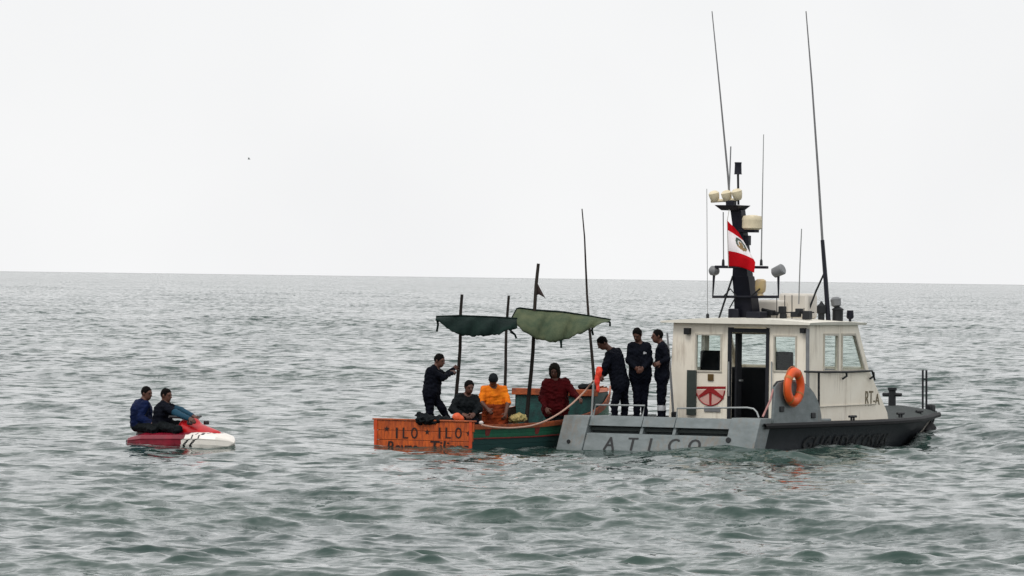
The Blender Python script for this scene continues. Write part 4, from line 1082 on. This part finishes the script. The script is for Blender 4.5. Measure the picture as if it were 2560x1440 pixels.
CANVAS_D = mat('tarpaulin_dark_green', srgb(26, 42, 38), 0.8, vscale=3.5, bump=0.4, bscale=18, col2=srgb(14, 26, 25), spec=0.08)
CANVAS_L = mat('tarpaulin_faded_green', srgb(96, 102, 78), 0.8, vscale=3.0, bump=0.4, bscale=18, col2=srgb(64, 78, 62), spec=0.08)
def tarp(label, top, bot, Yt, Yb, mt, ties, seed):
    """cloth slung between the poles: a far upper edge and a sagging near edge"""
    n, k = 36, 12
    rs = np.random.RandomState(seed); ph = rs.rand(6) * 6
    tx, ty = zip(*top); bx_, by = zip(*bot)
    m = MB(); P = []
    for i in range(n + 1):
        s_ = i / n
        x0 = tx[0] + (tx[-1] - tx[0]) * s_; x1 = bx_[0] + (bx_[-1] - bx_[0]) * s_
        y0 = np.interp(x0, tx, ty); y1 = np.interp(x1, bx_, by)
        row = []
        for j in range(k + 1):
            t = j / k
            fold = 2.2 * math.sin(s_ * 19 + ph[0] + t * 2) * math.sin(math.pi * t) + (1.3 * math.sin(s_ * 41 + ph[1] - 3 * t) + 1.2 * math.sin(s_ * 97 + ph[4]) + 0.8 * math.sin(s_ * 173 + ph[5])) * t ** 3
            Y = Yt + (Yb - Yt) * (1 - (1 - t) ** 1.7)
            Y += 0.06 * math.sin(s_ * 23 + ph[2] + t * 5) + 0.035 * math.sin(s_ * 47 + ph[3] + t * 4)
            row.append(at(x0 + (x1 - x0) * t, y0 + (y1 - y0) * t ** 1.15 + fold, Y))
        P.append(row)
    o_ = np.array(P[n // 2][k])
    root = empty('tarpaulin', o_)
    tag(root, label, 'tarpaulin')
    m.grid([[p - o_ for p in r] for r in P])
    c = m.build('canvas', mt, root, smooth=70)
    so = c.modifiers.new('thickness', 'SOLIDIFY'); so.thickness = 0.008
    hem = [P[i][0] - o_ + np.array((0, -0.012, 0.006)) for i in range(n + 1)]
    MB().tube(hem, 0.017, 6).build('hem', CANVAS_D, root)
    for pts, Y in ties:
        MB().tube([at(x, y, Y) - o_ for x, y in pts], [0.03] + [0.022] * (len(pts) - 1), 6).build('tie', CANVAS_D, root)

def pennant():
    Y = 102.6
    o_ = at(1341, 735, Y)
    prof = [((1340, 700), (1341, 738)), ((1346, 712), (1347, 736)), ((1352, 724), (1353, 739)), ((1358, 735), (1360, 743)), ((1363, 744), (1364, 747))]
    m = MB(); m.grid([[at(a[0], a[1], Y + 0.03 * math.sin(i)) - o_, at((a[0] + b[0]) / 2, (a[1] + b[1]) / 2, Y + 0.03 * math.sin(i + 1)) - o_, at(b[0], b[1], Y + 0.03 * math.sin(i + 2)) - o_] for i, (a, b) in enumerate(prof)])
    o = m.build('pennant', mat('pennant_rust', srgb(52, 36, 34), 0.8, var=0.3), None, smooth=80)
    o.location = o_
    so = o.modifiers.new('thickness', 'SOLIDIFY'); so.thickness = 0.005
    tag(o, 'small ragged dark red pennant tied high on a pole above the tarpaulins', 'pennant')

def blob(name, label, cat, Y, parts, mt, amp=0.012, freq=0.8, seed=0, group=None):
    """lumpy soft thing from overlapping ellipsoids: (px, py, rx_px, ry_px, depth offset, depth radius)"""
    S = SDF(0.012); mpp = Y / FPX
    pts = [at(p[0], p[1], Y + p[4]) for p in parts]
    o_ = np.array([np.mean([q[0] for q in pts]), np.mean([q[1] for q in pts]), min(q[2] - p[3] * mpp for q, p in zip(pts, parts))])
    for q, p in zip(pts, parts): S.ell(q - o_, (p[2] * mpp, p[5], p[3] * mpp), None, 0, 0.03)
    o = S.build(name, [mt], None, cloth=(0,), amp=amp, freq=freq, seed=seed)
    o.location = o_
    tag(o, label, cat, group)
    return o

def tow_rope():
    pts = [(1204, 1062, 99.40), (1230, 1068, 99.45), (1275, 1071, 99.9), (1325, 1066, 100.7), (1365, 1053, 101.2), (1400, 1033, 101.5), (1430, 1010, 101.8), (1455, 986, 102.05), (1471, 968, 102.2), (1484, 952, 101.35)]
    W_ = [at(*p) for p in pts]
    X = []
    for i in range(len(W_) - 1):
        for k in range(5): X.append(W_[i] + (W_[i + 1] - W_[i]) * k / 5)
    X.append(W_[-1])
    for _ in range(4): X = [X[0]] + [(X[i - 1] + X[i] * 2 + X[i + 1]) / 4 for i in range(1, len(X) - 1)] + [X[-1]]
    o = MB().tube([x - X[0] for x in X], 0.017, 8).build('tow_rope', mat('rope_pale', srgb(196, 158, 140), 0.8, var=0.3, vscale=30, bump=0.5, bscale=80), None, smooth=80)
    o.location = X[0]
    tag(o, 'pale rope slung from the fishing boat gunwale up to the patrol boat rail', 'rope')
    o2 = MB().tube([at(1936, 962, 100.5) - at(1936, 962, 100.5), at(1926, 1000, 100.4) - at(1936, 962, 100.5), at(1907, 1042, 100.3) - at(1936, 962, 100.5)], 0.018, 8).build('mooring_rope', mat('rope_pink', srgb(190, 140, 136), 0.8), None)
    o2.location = at(1936, 962, 100.5)
    tag(o2, 'pinkish rope hanging from the grey bulwark edge beside the wheelhouse door', 'rope')

# ------------------------------------------------------------------ the jet ski
_j = at(456, 1110, 98.4)
JS = Frame(_j, 128.0)
def jet_ski():
    R_ = empty('jet_ski', (JS.o[0], JS.o[1], 0.0), -JS.a)
    tag(R_, 'red and white jet ski carrying two riders on open water', 'jet ski')
    CRIM = mat('ski_crimson', srgb(140, 20, 44), 0.3, vscale=4, col2=srgb(96, 12, 30)); WHT = mat('ski_white', srgb(240, 234, 226), 0.3, var=0.06); BLK = mat('ski_black', (0.012, 0.012, 0.014), 0.4); RED = mat('ski_red', srgb(196, 26, 30), 0.28, vscale=4, col2=srgb(160, 14, 22))
    FOOT.append((JS.w((0, -1.1, 0)), JS.Y[0], JS.Y[1], ([0, 1.6, 2.1, 2.3], [0.42, 0.42, 0.28, 0.05]), 1.9, 0.0))
    us = [u * 0.82 for u in (-1.42, -1.30, -0.8, 0.0, 0.5, 0.9, 1.2, 1.38, 1.46)]
    hb = [0.16, 0.26, 0.38, 0.44, 0.44, 0.38, 0.26, 0.11, 0.004]
    zr = [0.07, 0.09, 0.13, 0.15, 0.16, 0.17, 0.16, 0.14, 0.11]     # rub rail
    zb = [-0.16, -0.18, -0.2, -0.2, -0.18, -0.14, -0.06, 0.02, 0.095]
    zd = [0.10, 0.16, 0.25, 0.27, 0.29, 0.29, 0.24, 0.17, 0.105]
    m = MB()
    n = 90; U = np.linspace(us[0], us[-1], n); I = lambda u, a: float(np.interp(u, us, a))
    for i in range(n - 1):
        for sg in (1, -1):
            def row(u):
                h, r, b = I(u, hb), I(u, zr), I(u, zb)
                k_ = [(0, u, b - 0.03 if h > 0.05 else b), (sg * h * 0.72, u, b), (sg * h * 0.98, u, max(r - 0.10, b + 0.01)), (sg * h * 1.0, u, r - 0.025), (sg * h * 1.03, u, r)]
                return [tuple(np.interp(t, range(5), [p[c] for p in k_]) for c in range(3)) for t in np.linspace(0, 4, 13)]
            a, b = row(U[i]), row(U[i + 1])
            uc = (U[i] + U[i + 1]) / 2
            for k in range(12):
                sl_ = uc - (12 - k) * -0.024
                m.cur = 0 if uc < 0.40 - (12 - k) * 0.01 else (2 if (0.555 < sl_ < 0.595 or 0.68 < sl_ < 0.73) else 1)
                m.add([a[k], a[k + 1], b[k + 1], b[k]], [(0, 1, 2, 3) if sg < 0 else (3, 2, 1, 0)])
    h = m.build('hull', [CRIM, WHT, BLK], R_, smooth=60)
    m = MB()
    for i in range(n - 1):
        def row(u):
            hh, r, d = I(u, hb), I(u, zr), I(u, zd)
            return [(x * hh, u, r + (d - r) * s_) for x, s_ in ((-1.03, 0), (-0.93, 0.55), (-0.72, 0.8), (-0.4, 0.9), (0, 1), (0.4, 0.9), (0.72, 0.8), (0.93, 0.55), (1.03, 0))]
        a, b = row(U[i]), row(U[i + 1]); uc = (U[i] + U[i + 1]) / 2
        for k in range(8):
            kk = min(k, 7 - k)
            m.cur = 0 if uc < 0.42 + kk * 0.05 else (2 if (0.555 < uc - kk * 0.05 < 0.595 or 0.68 < uc - kk * 0.04 < 0.73) else 1)
            m.add([a[k], a[k + 1], b[k + 1], b[k]], [(0, 1, 2, 3)])
    m.build('deck', [CRIM, WHT, BLK], R_, smooth=50)
    S = SDF(0.015)
    S.cap((0, 0.15, 0.32), (0, 0.80, 0.22), 0.16, 0.09, 0, 0.08); S.cap((0.10, 0.18, 0.28), (0.11, 0.72, 0.21), 0.15, 0.08, 0, 0.08); S.cap((-0.10, 0.18, 0.28), (-0.11, 0.72, 0.21), 0.15, 0.08, 0, 0.08); S.cap((0, 0.10, 0.37), (0, 0.28, 0.42), 0.13, 0.09, 0, 0.08)
    S.build('hood', [RED], R_)
    S = SDF(0.015)
    S.cap((0, -0.90, 0.24), (0, 0.05, 0.26), 0.11, 0.13, 0, 0.05); S.cap((0, -0.9, 0.16), (0, 0.1, 0.20), 0.15, 0.15, 0, 0.05)
    S.build('seat', [mat('ski_seat', srgb(52, 14, 22), 0.5)], R_)
    hbm = MB().tube([(-0.36, 0.07, 0.53), (-0.12, 0.15, 0.51), (0.12, 0.15, 0.51), (0.36, 0.07, 0.53)], 0.016, 8).tube([(0, 0.15, 0.40), (0, 0.15, 0.52)], 0.035, 8).build('handlebar', BLK, R_)
    for sg in (-1, 1): MB().tube([(sg * 0.28, 0.10, 0.527), (sg * 0.42, 0.05, 0.533)], 0.022, 8).build('grip', BLK, hbm)
    for sg in (-1, 1): MB().cbox((sg * 0.22, 0.36, 0.43), 0.10, 0.06, 0.07).build('mirror', BLK, R_, bevel=0.015)
    MB().cbox((0, -1.12, 0.07), 0.36, 0.12, 0.06).build('bumper', BLK, R_, bevel=0.02)

# ------------------------------------------------------------------ clothing
NAVY = mat('navy_coverall', (0.0055, 0.007, 0.013), 0.8, var=0.45, vscale=10, bump=0.5, bscale=40, spec=0.08)
NAVY2 = mat('navy_coverall_dark', (0.004, 0.005, 0.011), 0.8, var=0.45, vscale=10, bump=0.5, bscale=40, spec=0.08)
BLACKWEAR = mat('black_wet_clothing', (0.008, 0.011, 0.013), 0.6, var=0.5, vscale=9, bump=0.4, spec=0.08)
OLIVE = mat('olive_cloth', srgb(58, 66, 34), 0.8, var=0.4, spec=0.08)
ORANGEWEAR = mat('orange_oilskin', srgb(244, 138, 28), 0.55, vscale=6, bump=0.4, col2=srgb(216, 100, 24), spec=0.08)
BROWNBIB = mat('rust_bib_trousers', srgb(150, 66, 30), 0.7, vscale=7, bump=0.4, col2=srgb(104, 42, 28), spec=0.08)
MAROON = mat('maroon_hooded_jacket', srgb(86, 16, 20), 0.7, vscale=5, bump=0.4, col2=srgb(54, 10, 14), spec=0.08)
BLUEWEAR = mat('blue_wet_jacket', srgb(17, 31, 70), 0.6, vscale=6, bump=0.4, col2=srgb(11, 19, 44), spec=0.08)
TEALSLEEVE = mat('steel_blue_sleeve', srgb(36, 72, 92), 0.6, vscale=8, spec=0.08)
SKIN = mat('skin_brown', srgb(92, 58, 45), 0.55, var=0.2, vscale=14)
BOOT = mat('boot_black', (0.012, 0.012, 0.013), 0.5, spec=0.08)
TRIM = mat('reflective_trim', srgb(190, 192, 196), 0.35)
CAPB = mat('dark_cap', (0.012, 0.016, 0.02), 0.7, var=0.3, spec=0.08)
GREYH = mat('grey_hood_cloth', srgb(40, 40, 36), 0.8, spec=0.08)

def people():
    g1 = 'crew standing in the stern of the patrol boat'
    # bending over the side
    person('man in dark navy coveralls stooping over the side beside the orange life vest', 102.7, dict(
        head=(1506, 858, -0.05), sL=(1523, 888, -0.16), sR=(1543, 880, 0.16), eL=(1514, 914, -0.26), eR=(1530, 920, 0.22), wL=(1505, 937, -0.25), wR=(1508, 938, 0.12),
        pel=(1552, 966, 0), kL=(1536, 1010, -0.10), kR=(1562, 1012, 0.10), aL=(1536, 1056, -0.12), aR=(1560, 1058, 0.12)),
        (-0.72, -0.35, -0.60), NAVY, NAVY2, seed=3, group=g1, hands=(0.9, 0.9), palm=((0.4, 0.5, -0.2), (0.3, -0.5, -0.2)), toe=((-1, -0.2, 0), (-1, 0.1, 0)), bulk=1.2)
    def belt(S, P, q):
        for e in (-1, 1): S.cap(P['k' + 'LR'[e > 0]] * 0.72 + P['a' + 'LR'[e > 0]] * 0.28, P['k' + 'LR'[e > 0]] * 0.60 + P['a' + 'LR'[e > 0]] * 0.40, 0.0665, 0.065, 4, 0.005)
    def chest(S, P, q):
        c = q['mid'] - q['spine'] * 0.12 + q['fw'] * 0.125
        S.cap(c + q['lat'] * 0.03, c + q['lat'] * 0.08, 0.014, 0.014, 4, 0.004)
    person('man in dark navy coveralls looking down at his joined hands', 102.9, dict(
        head=(1593, 837, -0.10), sL=(1579, 866, -0.05), sR=(1618, 866, 0.05), eL=(1572, 902, -0.08), eR=(1624, 902, 0.0), wL=(1590, 920, -0.26), wR=(1606, 922, -0.26),
        pel=(1601, 944, 0), kL=(1593, 1000, -0.06), kR=(1610, 1000, 0.02), aL=(1591, 1055, -0.05), aR=(1612, 1055, 0.06)),
        (-0.30, -0.80, -0.52), NAVY, NAVY2, seed=4, group=g1, extra=chest, palm=((0.8, -0.2, -0.4), (-0.8, -0.2, -0.4)), toe=((-0.4, -0.9, 0), (0.2, -1, 0)), bulk=1.18)
    def belt3(S, P, q):
        belt(S, P, q)
        b = P['pel'] + q['spine'] * 0.115
        S.cap(b - q['lat'] * 0.05 + q['fw'] * 0.085, b + q['lat'] * 0.05 + q['fw'] * 0.085, 0.030, 0.030, 4, 0.004)
    person('man in navy coveralls with reflective leg bands standing in profile by the wheelhouse', 103.0, dict(
        head=(1643, 841, 0), sL=(1654, 868, -0.18), sR=(1658, 868, 0.18), eL=(1668, 898, -0.22), eR=(1664, 898, 0.22), wL=(1651, 906, -0.26), wR=(1646, 906, 0.20),
        pel=(1655, 946, 0), kL=(1652, 1001, -0.09), kR=(1655, 1001, 0.09), aL=(1652, 1056, -0.10), aR=(1658, 1056, 0.10)),
        (-0.97, -0.2, -0.05), NAVY, NAVY2, seed=5, group=g1, extra=belt3, palm=((0, 0.9, -0.2), (0, -0.9, -0.2)), toe=((-1, -0.2, 0), (-1, 0.2, 0)), bulk=1.06)
    g2 = 'men aboard the fishing boat'
    person('man in dark navy clothes standing and gripping a pole of the fishing boat', 101.5, dict(
        head=(1099, 902, 0.0), sL=(1076, 927, -0.14), sR=(1094, 928, 0.14), eL=(1106, 944, -0.10), eR=(1112, 940, 0.36), wL=(1131, 932, 0.25), wR=(1134, 922, 0.52),
        pel=(1078, 988, 0), kL=(1075, 1038, -0.10), kR=(1106, 1022, -0.02), aL=(1069, 1090, -0.08), aR=(1122, 1054, 0.06)),
        (0.80, -0.50, -0.2), NAVY, NAVY2, seed=6, group=g2, hands=(0.9, 0.9), palm=((0.3, 0.9, 0), (0.3, 0.9, 0)), toe=((0.8, -0.6, 0), (0.9, -0.2, 0)), bulk=1.12)
    def olive(S, P, q):
        S.cap(P['sR'] - q['spine'] * 0.02, P['eR'], 0.068, 0.060, 4, 0.02)
    person('dark haired man in black wet clothes sitting hunched in the stern', 101.0, dict(
        head=(1173, 968, -0.10), sL=(1147, 996, -0.05), sR=(1186, 998, 0.06), eL=(1131, 1024, -0.16), eR=(1197, 1022, -0.05), wL=(1158, 1036, -0.34), wR=(1184, 1036, -0.32),
        pel=(1168, 1062, 0.12), kL=(1147, 1054, -0.40), kR=(1190, 1056, -0.36), aL=(1146, 1098, -0.40), aR=(1186, 1098, -0.38)),
        (0.35, -0.88, -0.25), BLACKWEAR, NAVY2, seed=7, group=g2, extra=olive, mats=[SKIN, BLACKWEAR, NAVY2, BOOT, OLIVE], palm=((0.6, -0.3, -0.6), (-0.6, -0.3, -0.6)), sit=True, bulk=1.38)
    def bib(S, P, q):
        for e in (-1, 0, 1): S.cap(q['mid'] - q['spine'] * 0.30 + q['lat'] * 0.08 * e, P['pel'] + q['lat'] * 0.10 * e, 0.140, 0.145, 2, 0.03)
    person('man in orange top and rust bib trousers with dark cap bent over his work', 101.6, dict(
        head=(1233, 950, -0.20), sL=(1211, 974, -0.06), sR=(1258, 974, 0.02), eL=(1202, 1004, -0.16), eR=(1270, 1006, -0.06), wL=(1219, 1022, -0.34), wR=(1264, 1034, -0.26),
        pel=(1238, 1052, 0.06), kL=(1226, 1084, -0.22), kR=(1250, 1084, -0.20), aL=(1226, 1100, 0.08), aR=(1252, 1100, 0.10)),
        (0.05, -0.38, -0.88), ORANGEWEAR, BROWNBIB, seed=8, group=g2, extra=bib, headgear=CAPB, mats=[SKIN, ORANGEWEAR, BROWNBIB, BOOT, TRIM], sleeve='short', palm=((0.5, -0.3, -0.6), (-0.5, -0.3, -0.6)), bulk=1.18)
    def skirt(S, P, q):
        for e in (-1, 1): S.cap(q['mid'] - q['spine'] * 0.2 + q['lat'] * 0.08 * e, P['pel'] + q['spine'] * 0.02 + q['lat'] * 0.11 * e, 0.135, 0.145, 1, 0.05)
    person('man in maroon jacket with dark hood hauling the pale rope', 102.9, dict(
        head=(1386, 927, -0.12), sL=(1366, 958, -0.04), sR=(1414, 956, 0.0), eL=(1355, 996, -0.10), eR=(1434, 984, -0.16), wL=(1366, 1022, -0.28), wR=(1448, 996, -0.42),
        pel=(1388, 1026, 0.05), kL=(1378, 1072, -0.04), kR=(1400, 1072, 0.0), aL=(1377, 1101, 0.0), aR=(1402, 1101, 0.04)),
        (-0.15, -0.90, -0.40), MAROON, BLACKWEAR, seed=9, group=g2, extra=skirt, hair=None, headgear=GREYH, hood=True, mats=[SKIN, MAROON, BLACKWEAR, BOOT, TRIM], palm=((0.5, -0.3, -0.6), (-0.4, 0.2, -0.8)), bulk=1.3)
    g3 = 'riders on the jet ski'
    person('rear rider in blue jacket sitting on the jet ski', 98.95, dict(
        head=(367, 984, -0.02), sL=(347, 1010, 0.12), sR=(362, 1013, -0.18), eL=(344, 1043, 0.12), eR=(352, 1046, -0.24), wL=(374, 1050, 0.08), wR=(380, 1056, -0.30),
        pel=(352, 1062, 0), kL=(400, 1066, 0.06), kR=(388, 1074, -0.50), aL=(405, 1094, 0.0), aR=(384, 1099, -0.42), lat=(-0.62, -0.78, 0)),
        (0.82, -0.55, -0.12), BLUEWEAR, BLACKWEAR, seed=10, group=g3, mats=[SKIN, BLUEWEAR, BLACKWEAR, BOOT, TRIM], palm=((0.3, -0.3, -0.8), (0.3, 0.3, -0.8)), sit=True, bulk=1.28, toe=((0.8, -0.6, 0), (0.8, -0.6, 0)))
    def sleeve(S, P, q):
        for c in 'LR': S.cap(P['s' + c] * 0.75 + P['e' + c] * 0.25, P['e' + c], 0.066, 0.058, 4, 0.02); S.cap(P['e' + c], P['w' + c] * 0.9 + P['e' + c] * 0.1, 0.058, 0.042, 4, 0.02)
    person('front rider with steel blue sleeves leaning to the handlebar of the jet ski', 98.65, dict(
        head=(416, 989, -0.02), sL=(407, 1013, 0.14), sR=(414, 1018, -0.16), eL=(452, 1026, 0.05), eR=(446, 1036, -0.36), wL=(484, 1041, -0.30), wR=(476, 1048, -0.72),
        pel=(405, 1062, 0), kL=(456, 1062, -0.04), kR=(446, 1074, -0.62), aL=(456, 1094, -0.05), aR=(436, 1100, -0.52), lat=(-0.62, -0.78, 0)),
        (0.85, -0.50, -0.1), NAVY, BLACKWEAR, seed=11, group=g3, extra=sleeve, mats=[SKIN, NAVY, BLACKWEAR, BOOT, TEALSLEEVE], palm=((0.4, -0.3, -0.8), (0.4, 0.3, -0.8)), hands=(0.9, 0.9), sit=True, bulk=1.14, toe=((0.8, -0.6, 0), (0.8, -0.6, 0)))

def gull():
    o_ = at(622, 398, 620.0)
    m = MB()
    m.tube([(-0.16, 0, 0), (-0.05, 0, 0.005), (0.08, 0, 0.01), (0.17, 0, 0.02), (0.21, 0, 0.015)], [0.008, 0.04, 0.05, 0.03, 0.006], 8)
    root = empty('gull', o_); tag(root, 'tiny pale gull gliding far off above the sea', 'bird')
    GM = mat('gull_grey', srgb(225, 226, 228), 0.7)
    m.build('body', GM, root)
    for sg in (-1, 1):
        P = [[(0.09 - 0.05 * t, sg * 0.5 * t, 0.02 + 0.16 * math.sin(t * 2.0) + 0.004), (-0.07 - 0.03 * t + 0.05 * t * t, sg * 0.5 * t, 0.02 + 0.16 * math.sin(t * 2.0))] for t in np.linspace(0, 1, 7)]
        w = MB().grid(P).build('wing', GM, root)
        so = w.modifiers.new('thickness', 'SOLIDIFY'); so.thickness = 0.012

patrol_boat(); flag_(); life_ring(); bow_fender()
fishing_boat()
tarp('dark green tarpaulin slung between the first two poles of the fishing boat', [(1090, 792), (1150, 790), (1230, 793), (1292, 797)], [(1089, 799), (1112, 816), (1140, 834), (1165, 840), (1215, 840), (1245, 836), (1270, 826), (1293, 822)], 102.05, 101.45, CANVAS_D, [([(1093, 796), (1095, 812), (1092, 829)], 101.6), ([(1276, 828), (1287, 836), (1291, 846)], 101.6)], 1)
tarp('faded olive green tarpaulin sagging between the taller poles of the fishing boat', [(1279, 797), (1294, 770), (1340, 776), (1410, 781), (1470, 790), (1526, 800)], [(1280, 801), (1300, 820), (1325, 840), (1350, 850), (1384, 856), (1405, 852), (1440, 838), (1470, 826), (1500, 808), (1525, 804)], 102.6, 102.05, CANVAS_L, [([(1402, 850), (1403, 862), (1403, 870)], 102.05), ([(1518, 803), (1525, 806), (1525, 816)], 102.4), ([(1484, 800), (1480, 826), (1483, 838)], 102.4)], 2)
pennant()
jet_ski()
people()
blob('net_heap', 'heap of black netting on the orange transom of the fishing boat', 'fishing net', 99.86, [(1052, 1049, 13, 12, 0.02, 0.12), (1073, 1051, 20, 12, 0, 0.15), (1098, 1051, 20, 12, -0.02, 0.15), (1120, 1052, 14, 10, -0.04, 0.12), (1048, 1037, 7, 7, 0.05, 0.06), (1066, 1043, 12, 8, 0.05, 0.10)], BLACKWEAR, amp=0.02, freq=1.2, seed=2)
blob('buoy', 'small orange float beside the seated man in the stern', 'float', 100.2, [(1143, 1044, 13, 12, 0, 0.09), (1152, 1048, 9, 8, 0, 0.07)], mat('float_orange', srgb(226, 92, 40), 0.5), amp=0.004, seed=3)
blob('white_float', 'small white float at the corner of the orange transom', 'float', 99.45, [(1203, 1057, 6, 5, 0, 0.035)], mat('float_white', srgb(220, 210, 206), 0.5), amp=0.002, seed=4)
blob('rope_heap', 'yellowish heap of rope and catch in the fishing boat', 'rope heap', 101.6, [(1288, 1047, 16, 10, 0, 0.12), (1305, 1045, 12, 9, 0.1, 0.1), (1296, 1040, 9, 7, 0.05, 0.08)], mat('rope_yellow', srgb(188, 164, 108), 0.8, vscale=14, col2=srgb(120, 120, 70)), amp=0.014, freq=1.4, seed=5)
blob('black_bag', 'black bag lying on the bow deck of the fishing boat', 'bag', 104.9, [(1462, 968, 16, 9, 0, 0.16), (1474, 966, 8, 7, 0, 0.1)], BLACKWEAR, amp=0.01, seed=6)
blob('life_vest', 'bright orange life vest held over the stern rail', 'life vest', 102.45, [(1498, 930, 10, 15, 0, 0.06), (1493, 950, 7, 16, 0, 0.05), (1495, 972, 5, 10, 0, 0.04)], mat('vest_orange', srgb(250, 84, 50), 0.6, vscale=6, col2=srgb(220, 40, 34)), amp=0.006, seed=7)
tow_rope()
gull()

sea()
